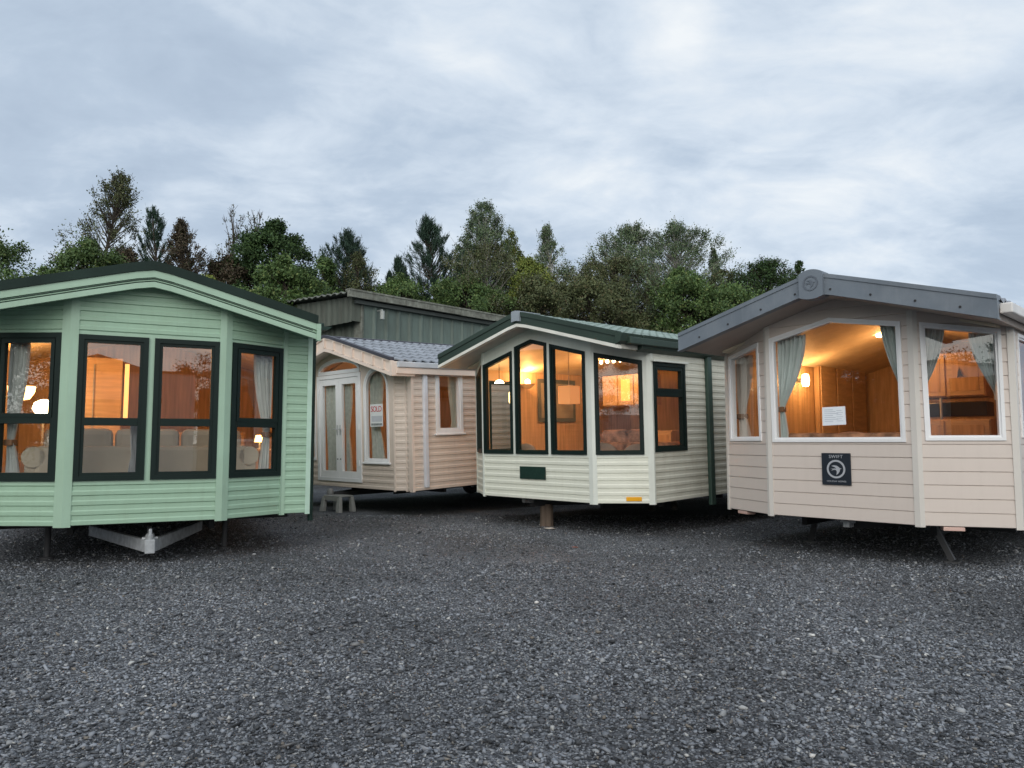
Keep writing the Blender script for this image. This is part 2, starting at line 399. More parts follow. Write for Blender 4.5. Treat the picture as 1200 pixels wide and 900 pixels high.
def caravan(label, ox, oy, deg, half, bow, sidelen, roof, facets_cb, body, paints, tilt=0.0):
    """common shell: floor, chassis, wheels, roof, gutters, interior. bow = list of local xy along the front from left to right"""
    v = empty('static_caravan', (ox, oy, 0), R(deg), label, 'caravan', 'static caravans for sale')
    v.rotation_euler = (math.atan(tilt), 0, R(deg))
    bpy.context.view_layer.update()
    z0 = .47; cx = roof['cx']; zr = roof['zr']; W = roof['W']
    LB = bow[0]; RB = bow[-1]; yb = sidelen
    pts = [LB] + list(bow[1:-1]) + [RB, (RB[0], yb), (LB[0], yb)]
    # floor slab
    mb = MB(); mb.poly([(x, y, .50) for x, y in pts]); mb.poly([(x, y, .61) for x, y in pts])
    for a, b in zip(pts, pts[1:] + pts[:1]): mb.quad((a[0], a[1], .50), (b[0], b[1], .50), (b[0], b[1], .61), (a[0], a[1], .61))
    mb.build('floor', carpet, v)
    fm = MB(); fm.poly([(x * .995 + cx * .005, y + .01, .478) for x, y in pts]); fm.build('underfloor', black_under, v)
    # chassis
    mb = MB()
    for x in (cx - .75, cx + .75):
        mb.box(x - .03, x + .03, .7, yb - .3, .30, .474)
    for y in (.9, 2.6, 4.4, 6.2, 8.0, 9.8): mb.box(cx - half + .15, cx + half - .15, y, y + .06, .38, .47)
    mb.box(cx - half + .3, cx + half - .3, 5.6, 5.7, .22, .32)
    mb.build('chassis', black_under, v)
    for x in (cx - half + .32, cx + half - .32):
        MB().box(x - .03, x + .03, 5.0, 6.05, .20 - tilt * 5.5, .40).build('axle_bracket', black_under, v)
        for y in (5.1, 5.95):
            w = MB(); prof = [(.12, -.08), (.24, -.09), (.27, -.06), (.275, 0), (.27, .06), (.24, .09), (.12, .08)]
            w.lathe(prof, (x, y, .275 - tilt * y), 22, 'x'); wo = w.build('wheel', rubber, v, smooth=True)
            r2 = MB(); r2.lathe([(0.001, -.05), (.08, -.05), (.13, -.075), (.13, .075), (.08, .05), (.001, .05)], (x, y, .275 - tilt * y), 18, 'x'); r2.build('rim', galv, wo)
    # roof
    y0 = roof['y0']
    if paints.get('tiles'):
        for a, b in ((cx, cx + W + .01), (cx, cx - W - .01)):
            tiles(lambda x: zr(x) - .035, a, b, y0 + .03, yb + .2).build('roof_tiles', paints['tiles'], v, smooth=False, recalc=False)
    mb = MB(); strip_section(mb, lambda x: zr(x) - .035, lambda x: zr(x) - .10, cx - W, cx + W, y0 + .02, yb + .2, 16)
    mb.build('roof', paints['roof'], v)
    # ridge cap
    mb = MB(); strip_section(mb, lambda x: zr(x) + .018, lambda x: zr(x) - .04, cx - .13, cx + .13, y0 + .0, yb + .2, 6); mb.build('ridge_cap', paints['roof'], v)
    # soffit and inner ceiling
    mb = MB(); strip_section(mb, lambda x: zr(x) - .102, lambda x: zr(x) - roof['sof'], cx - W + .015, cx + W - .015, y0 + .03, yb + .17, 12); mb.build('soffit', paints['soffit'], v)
    mb = MB(); strip_section(mb, lambda x: zr(x) - roof['sof'] - .004, lambda x: zr(x) - roof['sof'] - .03, LB[0] + .08, RB[0] - .08, .2 if bow[1][1] < .05 else .5, yb - .1, 12); mb.build('inner_ceiling', ceilm, v)
    # gutters
    for sx, nm in ((1, 1), (-1, 1)):
        x = cx + sx * (W + .05); ze = zr(cx + W)
        mb = MB(); mb.box(x - .055, x + .055, y0 + roof.get('gy', .04), yb + .2, ze - .15, ze - .05)
        mb.build('gutter', paints['gutter'], v, bevel=.012)
    # inner partition and back wall
    ztp = lambda x: zr(x) - roof['sof'] - .03
    pm = MB(); yp = roof.get('yp', 5.0)
    strip_section(pm, ztp, lambda x: .61, LB[0] + .06, RB[0] - .06, yp, yp + .05, 10); pm.build('partition', lining, v)
    return v
def wall(v, F, zt, pitch, prof, m, holes=(), plain_above=None, plain_m=None, z0=.47, split=None, inner=True):
    """outer cladding with window holes, optional plain upper part, and inner lining"""
    top = [(F.L, zt(F.B[0], F.B[1])), (0, zt(F.A[0], F.A[1]))]
    if split is not None: top.insert(1, (split, zt(F.A[0] + F.e[0] * split, 0)))
    outer = [(0, z0), (F.L, z0)] + top
    holes = [list(h) for h in holes]
    if plain_above is None:
        siding(F, [outer] + holes, pitch, prof, z0).build('wall_panel', m, v, recalc=False)
    else:
        siding(F, [rect(0, F.L, z0, plain_above)], pitch, prof, z0).build('wall_panel', m, v, recalc=False)
        up = [(0, plain_above), (F.L, plain_above)] + top
        flat(F, [up] + holes, .008).build('wall_panel', plain_m or m, v, recalc=False)
    if inner:
        inn = [(.02, .55), (F.L - .02, .55)] + [(min(max(s, .02), F.L - .02), z) for s, z in top]
        mb = flat(F, [inn] + holes, -.055); mb.build('inner_wall', lining, v, recalc=False)
def post(v, F, s, w, zt, m, z0=.455, off=.022):
    mb = MB(); fbox(mb, F, s - w / 2, s + w / 2, z0, zt, -.02, off); return mb.build('corner_trim', m, v, bevel=.004)
def cornerpost(v, F1, F2, w1, w2, zt, m, z0=.455, off=.024):
    """trim folded round the joint of two faces"""
    mb = MB(); a = F1.p(F1.L - w1, 0, off); b = F2.p(w2, 0, off)
    n = Vector((F1.n[0] + F2.n[0], F1.n[1] + F2.n[1])); n /= (1 + F1.n[0] * F2.n[0] + F1.n[1] * F2.n[1])
    c = (F1.B[0] + n.x * off, F1.B[1] + n.y * off); ai = F1.p(F1.L - w1, 0, -.01); bi = F2.p(w2, 0, -.01); ci = (F1.B[0] - n.x * .01, F1.B[1] - n.y * .01)
    P = [a[:2], c, b[:2], bi[:2], ci, ai[:2]]
    for i in range(6):
        p, q = P[i], P[(i + 1) % 6]; mb.quad((p[0], p[1], z0), (q[0], q[1], z0), (q[0], q[1], zt), (p[0], p[1], zt))
    mb.quad(*[(p[0], p[1], z0) for p in (P[0], P[1], P[4], P[5])]); mb.quad(*[(p[0], p[1], z0) for p in (P[1], P[2], P[3], P[4])])
    return mb.build('corner_trim', m, v)
def sofa(van, x0, x1, yback, zb, label, m, depth=.85, rz=0, arms=True, name='sofa', h=.68, cush=True):
    o = empty(name, (0, 0, 0), 0, label, 'sofa'); o.matrix_world = van.matrix_world @ Matrix.Translation(((x0 + x1) / 2, yback, zb)) @ Matrix.Rotation(rz, 4, 'Z')
    w = (x1 - x0); hw = w / 2
    MB().box(-hw + .12, hw - .12, .18, depth, .06, .42).build('seat', m, o, bevel=.03)
    b = MB(); b.box(-hw + .1, hw - .1, 0, .2, .05, h); b.build('backrest', m, o, bevel=.05)
    if arms:
        for sx in (-1, 1):
            a = MB(); xx = sx * (hw - .09); a.box(xx - .08, xx + .08, .02, depth, .05, h - .16); a.tube([(xx, .0, h - .12), (xx, depth, h - .12)], .115, 14)
            a.build('armrest', m, o, smooth=True)
    if cush:
        n = max(2, round(w / .8)); cw = (w - .3) / n
        for i in range(n):
            cx_ = -hw + .15 + cw * (i + .5)
            c = MB(); c.box(cx_ - cw / 2 + .01, cx_ + cw / 2 - .01, .17, .36, .42, h + .20); c.build('cushion', m, o, bevel=.07)
    return o

# ------------------------------------------------------------------ ground and gravel
def groundmat():
    m, t, p = newmat('slate_gravel'); L = t.links.new; N = t.nodes.new
    tcn = N('ShaderNodeTexCoord')
    v = N('ShaderNodeTexVoronoi'); v.inputs['Scale'].default_value = 78; L(tcn.outputs['Object'], v.inputs['Vector'])
    v2 = N('ShaderNodeTexVoronoi'); v2.inputs['Scale'].default_value = 24; L(tcn.outputs['Object'], v2.inputs['Vector'])
    wn_ = N('ShaderNodeTexWhiteNoise'); L(v.outputs['Position'], wn_.inputs['Vector'])
    r = N('ShaderNodeValToRGB'); L(wn_.outputs['Value'], r.inputs[0]); cr = r.color_ramp
    cr.elements[0].color = (.030, .033, .037, 1); cr.elements[1].color = (.50, .50, .49, 1)
    for pz, c in ((.4, (.066, .071, .080, 1)), (.8, (.16, .168, .184, 1)), (.96, (.27, .28, .295, 1))):
        e = cr.elements.new(pz); e.color = c
    n = N('ShaderNodeTexNoise'); n.inputs['Scale'].default_value = .55; n.inputs['Detail'].default_value = 6; L(tcn.outputs['Object'], n.inputs['Vector'])
    mr = N('ShaderNodeMapRange'); L(n.outputs[0], mr.inputs[0]); mr.inputs[1].default_value = .35; mr.inputs[2].default_value = .65; mr.inputs[3].default_value = .66; mr.inputs[4].default_value = 1.22
    vm = N('ShaderNodeVectorMath'); vm.operation = 'SCALE'; L(r.outputs[0], vm.inputs[0]); L(mr.outputs[0], vm.inputs['Scale'])
    L(vm.outputs[0], p.inputs['Base Color']); p.inputs['Roughness'].default_value = .75; p.inputs['Specular IOR Level'].default_value = .3
    a = N('ShaderNodeMath'); a.operation = 'ADD'; L(v.outputs['Distance'], a.inputs[0]); L(v2.outputs['Distance'], a.inputs[1])
    b = N('ShaderNodeBump'); b.invert = True; b.inputs['Strength'].default_value = .9; b.inputs['Distance'].default_value = .012
    L(a.outputs[0], b.inputs['Height']); L(b.outputs[0], p.inputs['Normal'])
    return m
g = MB(); g.quad((-400, -400, 0), (400, -400, 0), (400, 600, 0), (-400, 600, 0))
tag(g.build('ground', groundmat()), kind='structure')

def stonemat():
    m, t, p = newmat('slate_chips'); L = t.links.new; N = t.nodes.new
    ge = N('ShaderNodeNewGeometry'); r = N('ShaderNodeValToRGB'); L(ge.outputs['Random Per Island'], r.inputs[0]); cr = r.color_ramp
    cr.elements[0].color = (.030, .033, .037, 1); cr.elements[1].color = (.62, .60, .57, 1)
    for pz, c in ((.25, (.078, .083, .093, 1)), (.50, (.165, .180, .204, 1)), (.84, (.29, .31, .345, 1)), (.880, (.18, .155, .125, 1)), (.905, (.22, .23, .245, 1)), (.978, (.33, .34, .35, 1)), (.994, (.50, .50, .48, 1))):
        e = cr.elements.new(pz); e.color = c
    tcn = N('ShaderNodeTexCoord'); n = N('ShaderNodeTexNoise'); n.inputs['Scale'].default_value = .6; n.inputs['Detail'].default_value = 6; L(tcn.outputs['Object'], n.inputs['Vector'])
    mr = N('ShaderNodeMapRange'); L(n.outputs[0], mr.inputs[0]); mr.inputs[1].default_value = .35; mr.inputs[2].default_value = .65; mr.inputs[3].default_value = .66; mr.inputs[4].default_value = 1.22
    vm = N('ShaderNodeVectorMath'); vm.operation = 'SCALE'; L(r.outputs[0], vm.inputs[0]); L(mr.outputs[0], vm.inputs['Scale'])
    L(vm.outputs[0], p.inputs['Base Color']); p.inputs['Roughness'].default_value = .62; p.inputs['Specular IOR Level'].default_value = .4
    return m
def make_gravel():
    rs = np.random.RandomState(3); temps = []
    for k in range(10):
        bm = bmesh.new()
        for i in range(11):
            v = Vector(rs.normal(size=3)).normalized() * rs.uniform(.75, 1.1); bm.verts.new((v.x * rs.uniform(.9, 1.1), v.y * .75, v.z * .42))
        res = bmesh.ops.convex_hull(bm, input=bm.verts); bmesh.ops.delete(bm, geom=[x for x in res['geom_interior'] if isinstance(x, bmesh.types.BMVert)], context='VERTS')
        bmesh.ops.triangulate(bm, faces=bm.faces); bm.verts.index_update()
        temps.append((np.array([v.co[:] for v in bm.verts]), np.array([[v.index for v in f.verts] for f in bm.faces]))); bm.free()
    bands = [(2.55, 5.2, 3500, .0096), (5.2, 8.5, 2000, .0094), (8.5, 14.0, 620, .0100)]
    Vs, Fs, base = [], [], 0
    for ya, yb_, dens, r0 in bands:
        W_ = .80; area = W_ * (yb_ ** 2 - ya ** 2); n = int(area * dens)
        y = np.sqrt(rs.uniform(ya ** 2, yb_ ** 2, n)); x = rs.uniform(-W_, W_, n) * y
        rad = r0 * np.exp(rs.normal(0, .42, n)); rad = np.minimum(rad, .034)
        which = rs.randint(0, len(temps), n)
        for k, (tv, tf) in enumerate(temps):
            ii = np.where(which == k)[0]; m_ = len(ii)
            if not m_: continue
            yaw = rs.uniform(0, 2 * np.pi, m_); tilt = rs.normal(0, .38, m_); tdir = rs.uniform(0, 2 * np.pi, m_)
            c, s_ = np.cos(yaw), np.sin(yaw)
            P = tv[None, :, :] * rad[ii][:, None, None] * np.stack([rs.uniform(.8, 1.35, m_), rs.uniform(.7, 1.1, m_), rs.uniform(.7, 1.5, m_)], 1)[:, None, :]
            X = P[..., 0] * c[:, None] - P[..., 1] * s_[:, None]; Y = P[..., 0] * s_[:, None] + P[..., 1] * c[:, None]; Z = P[..., 2]
            a = X * np.cos(tdir)[:, None] + Y * np.sin(tdir)[:, None]; bb = -X * np.sin(tdir)[:, None] + Y * np.cos(tdir)[:, None]
            a2 = a * np.cos(tilt)[:, None] - Z * np.sin(tilt)[:, None]; Z2 = a * np.sin(tilt)[:, None] + Z * np.cos(tilt)[:, None]
            X = a2 * np.cos(tdir)[:, None] - bb * np.sin(tdir)[:, None]; Y = a2 * np.sin(tdir)[:, None] + bb * np.cos(tdir)[:, None]
            hgt = rad[ii] * rs.uniform(-.15, .6, m_)
            V = np.stack([X + x[ii][:, None], Y + y[ii][:, None], Z2 + hgt[:, None]], -1).reshape(-1, 3)
            F = (tf[None] + (np.arange(m_) * len(tv))[:, None, None] + base).reshape(-1, 3)
            Vs.append(V); Fs.append(F); base += len(V)
    o = numesh('gravel', np.concatenate(Vs), np.concatenate(Fs), stonemat())
    tag(o, 'loose grey slate chippings strewn over the yard in front of the caravans', 'gravel', kind='stuff')
make_gravel()

# ------------------------------------------------------------------ green caravan
GREEN = mat('green_cladding', (.330, .495, .368), .45, 0, .05, 1.5, .04, 40, dirt=(.22, .30, .20), dirt_amt=.35, dirt_scale=1.6)
GTRIM = mat('green_trim', (.355, .515, .395), .45, 0, .05, 2, dirt=(.24, .33, .23), dirt_amt=.3)
DKGREEN = mat('dark_green_plastic', (.014, .034, .028), .5, 0, .12, 3, spec=.25)
DKFRAME = mat('dark_green_frame', (.008, .018, .016), .5, 0, .12, 3, spec=.22)
ROOFG = mat('dark_green_roof', (.014, .028, .023), .75, 0, .3, 2, .2, 60, spec=.25)
zr_g = lambda x: 3.34 + .27 * .06 - .272 * math.sqrt(x * x + .006)
roof = dict(cx=0, zr=zr_g, W=1.80, y0=-.17, sof=.20, gy=.1)
bowg = [(-1.84, .39), (-1.51, .39), (-.78, 0), (.78, 0), (1.51, .39), (1.84, .39)]
vg = caravan('green caravan with dark window frames and a galvanised towing hitch', -4.04, 8.26, 27, 1.84, bowg, 10.5, roof, None, GREEN,
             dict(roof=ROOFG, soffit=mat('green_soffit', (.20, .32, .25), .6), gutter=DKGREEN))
zt = lambda x, y: zr_g(x) - .13
Fs = [Face(a, b) for a, b in zip(bowg, bowg[1:])]
sideR = Face((1.84, .39), (1.84, 10.5)); sideL = Face((-1.84, 10.5), (-1.84, .39)); backF = Face((1.84, 10.5), (-1.84, 10.5))
PG = .1045
wA = rect(.075, .755, .94, 2.515); wB = rect(.815, 1.495, .94, 2.515); wR = rect(.085, .80, .94, 2.525); Lr = Fs[3].L
wL = rect(Lr - .80, Lr - .085, .94, 2.525)
def green_face(F, wins, s0, s1):
    hole = rect(s0, s1, .895, 2.555)
    siding(F, [[(0, .47), (F.L, .47), (F.L, zt(*F.B))] + ([(F.L / 2, zt(0, 0))] if F is Fs[2] else []) + [(0, zt(*F.A)), ]] + [hole], PG, PROF_DOUBLE, .47).build('wall_panel', GREEN, vg, recalc=False)
    flat(F, [hole] + wins, .010).build('window_surround', GTRIM, vg, recalc=False)
    inn = [(.02, .6), (F.L - .02, .6), (F.L - .02, zt(*F.B)), (.02, zt(*F.A))]
    flat(F, [inn] + wins, -.055).build('inner_wall', lining, vg, recalc=False)
green_face(Fs[2], [wA, wB], .01, 1.555); green_face(Fs[3], [wR], .01, Lr - .01); green_face(Fs[1], [wL], .01, Lr - .01)
for F in (Fs[0], Fs[4], sideR, sideL): wall(vg, F, zt, PG, PROF_DOUBLE, GREEN)
wall(vg, backF, zt, PG, PROF_DOUBLE, GREEN, split=1.84)
window(vg, Fs[2], wA, DKFRAME, .085, [1.575], barw=.085); window(vg, Fs[2], wB, DKFRAME, .085, [1.575], barw=.085)
window(vg, Fs[3], wR, DKFRAME, .09, [1.58], barw=.10, upper=rect(.155, .735, 1.60, 2.455))
window(vg, Fs[1], wL, DKFRAME, .09, [1.60], barw=.10, upper=rect(Lr - .735, Lr - .155, 1.62, 2.455))
cornerpost(vg, Fs[1], Fs[2], .085, .075, 2.99, GTRIM); cornerpost(vg, Fs[2], Fs[3], .065, .07, 2.99, GTRIM)
cornerpost(vg, Fs[3], Fs[4], .03, .045, 2.76, GTRIM); cornerpost(vg, Fs[0], Fs[1], .045, .03, 2.76, GTRIM)
cornerpost(vg, Fs[4], sideR, .035, .03, 2.68, mat('pale_green_trim', (.48, .66, .55), .4)); cornerpost(vg, sideL, Fs[0], .03, .035, 2.68, GTRIM)
def fasc(mb, van_zr, cx, W, d0, d1, y0, y1): strip_section(mb, lambda x: van_zr(x) - d0, lambda x: van_zr(x) - d1, cx - W, cx + W, y0, y1, 20)
for d0, d1, ya, nm, m_ in ((-.015, .085, -.215, 'roof_edge', ROOFG), (.088, .165, -.20, 'fascia', GTRIM), (.168, .198, -.175, 'fascia', GREEN), (.201, .212, -.165, 'fascia', DKGREEN), (.215, .275, -.195, 'fascia', GTRIM)):
    mb = MB(); fasc(mb, zr_g, 0, 1.80, d0, d1, ya, -.15); mb.build(nm, m_, vg)
mb = MB(); fasc(mb, zr_g, 0, 1.74, .176, .186, -.178, -.16)
mb.build('vent_strip', DKGREEN, vg)
mb = MB(); mb.box(1.785, 1.835, -.21, -.14, zr_g(1.8) - .29, zr_g(1.8) - .085); mb.build('fascia', GTRIM, vg)
mb = MB(); mb.tube([(1.90, .50, 2.70), (1.90, .50, .36)], .034, 12); mb.build('downpipe', DKGREEN, vg, smooth=True)
mb = MB(); mb.hexa([(1.80, -.20, 2.70), (1.93, -.20, 2.72), (1.93, .2, 2.72), (1.80, .2, 2.70), (1.80, -.20, 2.755), (1.97, -.20, 2.755), (1.97, .2, 2.755), (1.80, .2, 2.755)]); mb.build('gutter_end', DKGREEN, vg)
# hitch
mb = MB()
for sx in (-1, 1):
    mb.beam((.06 + sx * .03, .04, .21), (.06 + sx * .64, 1.65, .25), .05, .135)
mb.beam((.06, -.04, .21), (.06, .22, .21), .10, .15); mb.build('drawbar', galv, vg, bevel=.006)
mb = MB(); mb.tube([(.06, .0, .26), (.06, .16, .30)], .05, 12); mb.tube([(.06, .0, .28), (.06, .0, .34)], .032, 10); mb.tube([(.06, .0, .34), (.06, .0, .40)], .018, 8)
mb.beam((.06, .1, .31), (.06, .42, .36), .045, .05); mb.tube([(-.02, .12, .28), (.14, .12, .28)], .022, 8); mb.build('coupling_head', galv, vg, smooth=True)
for x in (-.99, .94):
    mb = MB(); mb.tube([(x, 1.05, .03), (x, 1.05, .46)], .035, 10); mb.tube([(x, 1.05, 0.0), (x, 1.05, .03)], .08, 14); mb.build('leg', mat('leg_steel', (.06, .06, .065), .6, .3), vg, smooth=True)
# rooms and things inside
beige = mat('beige_fabric', (.44, .375, .28), .9, 0, .08, 4, .15, 200)
sofa(vg, -1.20, 1.22, .42, .61, 'beige two seat sofa seen from behind through the green caravan windows', beige, h=.70)
LFr = Fs[3]; LFl = Fs[1]
curtain('curtain', LFl, .10, .30, .17, 2.45, 1.35, .98, .26, curt, 'grey curtain behind the left bay window of the green caravan', vg, group='curtains of the green caravan')
curtain('curtain', LFr, Lr - .09, Lr - .34, Lr - .17, 2.45, 1.45, .98, Lr - .24, curt, 'grey curtain behind the right bay window of the green caravan', vg, group='curtains of the green caravan')
curtain('curtain', Fs[2], .675, .60, .62, 1.55, 1.2, .98, .59, mat('net_curtain', (.75, .76, .76), .9), 'narrow white net curtain behind the green caravan hitch window', vg, tieback=False)
def local_thing(name, van, loc, label, cat, group=None, rz=0):
    o = empty(name, (0, 0, 0), 0, label, cat, group); o.matrix_world = van.matrix_world @ Matrix.Translation(loc) @ Matrix.Rotation(rz, 4, 'Z'); return o
bulb = emis('lit_shade', (1, .62, .22), 6); bulbhot = emis('lit_bulb', (1, .78, .42), 14)
t = local_thing('wall_lamp', vg, (-1.52, 2.8, 2.04), 'half round glowing wall lamp beside the grey curtain of the green caravan', 'lamp')
mb = MB(); mb.lathe([(.001, -.02), (.02, -.02), (.10, .0), (.155, .09), (.165, .17)], (0, 0, -.1), 20); mb.build('lamp_shade', bulb, t, smooth=True)
mb = MB(); mb.box(-.24, 0, -.02, .02, -.1, -.06); mb.build('bracket', galv, t)
lampglow(t, (.1, -.05, .25), 14, WARM)
t = local_thing('floor_lamp', vg, (-1.27, 3.0, .61), 'brightest round lamp behind the left bay window of the green caravan', 'lamp')
mb = MB(); mb.lathe([(.001, 0), (.10, .02), (.14, .09), (.12, .17), (.05, .21), (.001, .22)], (0, 0, 1.12), 18); mb.build('lamp_shade', bulbhot, t, smooth=True)
mb = MB(); mb.tube([(0, 0, .0), (0, 0, 1.13)], .014, 8); mb.tube([(0, 0, 0), (0, 0, .03)], .13, 16); mb.build('stand', galv, t, smooth=True)
lampglow(t, (0, -.25, 1.3), 12, WARM)
t = local_thing('ceiling_lamp', vg, (0.2, 2.2, 2.86), 'warm round ceiling lamp in the middle of the green caravan lounge', 'lamp')
mb = MB(); mb.lathe([(.16, .0), (.15, -.05), (.001, -.08)], (0, 0, .05), 18); mb.build('lamp_shade', bulb, t, smooth=True); lampglow(t, (0, 0, -.25), 14, WARM)
# shelf unit with a small lamp, cupboard and a glowing strip for the lit frame
t = local_thing('shelf_unit', vg, (1.45, 2.05, .61), 'low wooden shelf unit behind the right bay window of the green caravan', 'shelf')
mb = MB()
for z in (.02, .32, .62): mb.box(-.38, .36, 0, .30, z, z + .025)
mb.build('shelf', mat('shelf_wood', (.70, .58, .44), .5), t)
for x in (-.38, 0, .34):
    MB().box(x, x + .025, .0, .30, 0, .645).build('side_panel', mat('shelf_wood', (.70, .58, .44), .5), t)
t = local_thing('table_lamp', vg, (1.50, 2.15, 1.255), 'small orange table lamp on the shelf unit in the green caravan', 'lamp')
mb = MB(); mb.lathe([(.075, .10), (.055, .20)], (0, 0, 0), 16); mb.build('lamp_shade', bulb, t, smooth=True)
mb = MB(); mb.tube([(0, 0, 0), (0, 0, .14)], .012, 8); mb.tube([(0, 0, 0), (0, 0, .015)], .04, 12); mb.build('lamp_base', galv, t); lampglow(t, (0, -.12, .2), 5, WARM)
t = local_thing('cupboard', vg, (-.3, 3.4, .61), 'tall pale cupboard inside the green caravan behind the sofa', 'cupboard')
MB().box(-.75, -.02, 0, .5, 0, 2.0).build('cabinet', pale, t, bevel=.01); MB().box(-.40, -.385, -.012, 0, .1, 1.9).build('handle', galv, t)
t = local_thing('lit_strip', vg, (-.26, 3.3, 2.1), 'upright strip beside the pale cupboard, glowing as if lit', 'lamp'); MB().box(-.03, .03, -.02, .02, -.42, .42).build('glow_strip', emis('strip_glow', (1, .50, .16), 1.6), t)  # no lamp: light on the strip is put in as emission
t = local_thing('cabinet', vg, (.75, 3.7, .61), 'wide dark wood cabinet at the back of the green caravan lounge', 'cabinet')
MB().box(-.55, .75, 0, .5, 0, .9).build('body', lining, t, bevel=.01)
for x in (-.53, .12): MB().box(x, x + .61, -.02, 0, .05, .85).build('door', pale, t, bevel=.006)

# ------------------------------------------------------------------ pink-beige caravan at the back
PINK = mat('beige_cladding', (.71, .60, .52), .55, 0, .06, 1.5, .05, 40, dirt=(.36, .30, .24), dirt_amt=.26, dirt_scale=1.4)
PTRIM = mat('peach_trim', (.80, .67, .585), .5, 0, .05, 2, dirt=(.42, .34, .28), dirt_amt=.18)
WHITE = mat('white_upvc', (.86, .86, .87), .35, 0, .03, 3, dirt=(.6, .6, .57), dirt_amt=.2)
GREYTILE = mat('grey_tile_roof', (.27, .295, .335), .5, 0, .14, 1.5, .1, 40)
DKEDGE = mat('dark_roof_edge', (.05, .05, .065), .5)
pcx = -1.76
zr_p = lambda x: 3.455 + .02 - .29 * math.sqrt((x - pcx) ** 2 + .005)
bowp = [(-4.14, .1), (-3.94, .12), (-3.74, 0), (0, 0), (.20, .12), (.40, .10)]
roofp = dict(cx=pcx, zr=zr_p, W=2.20, y0=-.34, sof=.22, gy=.06)
vp = caravan('beige caravan with white french doors and an arched window, behind the green one', -2.11, 13.66, -45, 2.2, bowp, 10.5, roofp, None, PINK,
             dict(roof=DKEDGE, soffit=PTRIM, gutter=mat('grey_white_gutter', (.55, .58, .62), .4), tiles=GREYTILE), tilt=.038)
ztp_ = lambda x, y: zr_p(x) - .14
Fp = [Face(a, b) for a, b in zip(bowp, bowp[1:])]; FC = Fp[2]; sx0 = 3.74
door = rect(sx0 - 2.62, sx0 - 1.06, .60, 2.70)
fan = [(sx0 - 2.60, 2.725), (sx0 - 1.08, 2.725), (sx0 - 1.08, 2.80)] + arc(sx0 - 1.84, 2.80, .76, .235, 6, 174, 14) + [(sx0 - 2.60, 2.80)]
def archwin(c): return [(sx0 + c - .40, .98), (sx0 + c + .40, .98)] + arc(sx0 + c, 2.37, .40, .40, 0, 180, 18)
a1, a2 = archwin(-.55), archwin(-3.13)
holes = [door, fan, a1, a2]
PP = .122
siding(FC, [[(0, .47), (FC.L, .47), (FC.L, .93), (sx0 - 1.06, .93), (sx0 - 1.06, .60), (sx0 - 2.62, .60), (sx0 - 2.62, .93), (0, .93)]], PP, PROF_DOUBLE, .47).build('wall_panel', PINK, vp, recalc=False)
upp = [(0, .93), (sx0 - 2.62, .93), (sx0 - 2.62, 2.70), (sx0 - 1.06, 2.70), (sx0 - 1.06, .93), (FC.L, .93), (FC.L, ztp_(0, 0)), (sx0 + pcx, ztp_(pcx, 0)), (0, ztp_(-3.74, 0))]
flat(FC, [upp, fan, a1, a2], .008).build('wall_panel', PINK, vp, recalc=False)
inn = [(.02, .6), (sx0 - 2.62, .6), (sx0 - 2.62, 2.7), (sx0 - 1.06, 2.7), (sx0 - 1.06, .6), (FC.L - .02, .6), (FC.L - .02, ztp_(0, 0)), (sx0 + pcx, ztp_(pcx, 0)), (.02, ztp_(-3.74, 0))]
flat(FC, [inn, fan, a1, a2], -.055).build('inner_wall', lining, vp, recalc=False)
for F in (Fp[0], Fp[1], Fp[3], Fp[4]): wall(vp, F, ztp_, PP, PROF_DOUBLE, PINK)
pR = Face((.40, .10), (.40, 10.5)); pL = Face((-4.14, 10.5), (-4.14, .10)); pB = Face((.40, 10.5), (-4.14, 10.5))
wps = rect(.54, 1.20, 1.49, 2.66); wps2 = rect(3.4, 4.6, 1.4, 2.6)
wall(vp, pR, ztp_, PP, PROF_DOUBLE, PINK, [wps, wps2]); wall(vp, pL, ztp_, PP, PROF_DOUBLE, PINK); wall(vp, pB, ztp_, PP, PROF_DOUBLE, PINK, split=2.12)
window(vp, pR, wps, WHITE, .10, proud=.035); window(vp, pR, wps2, WHITE, .09, proud=.035)
mb = MB(); fbox(mb, pR, .50, 1.24, 1.455, 1.49, 0, .06); mb.build('window_sill', WHITE, vp, bevel=.006)
window(vp, FC, fan, WHITE, .075, proud=.03); window(vp, FC, a1, WHITE, .07, proud=.03); window(vp, FC, a2, WHITE, .07, proud=.03)
mb = MB(); fbox(mb, FC, sx0 - .99, sx0 - .11, .945, .98, 0, .055); mb.build('window_sill', WHITE, vp, bevel=.006)
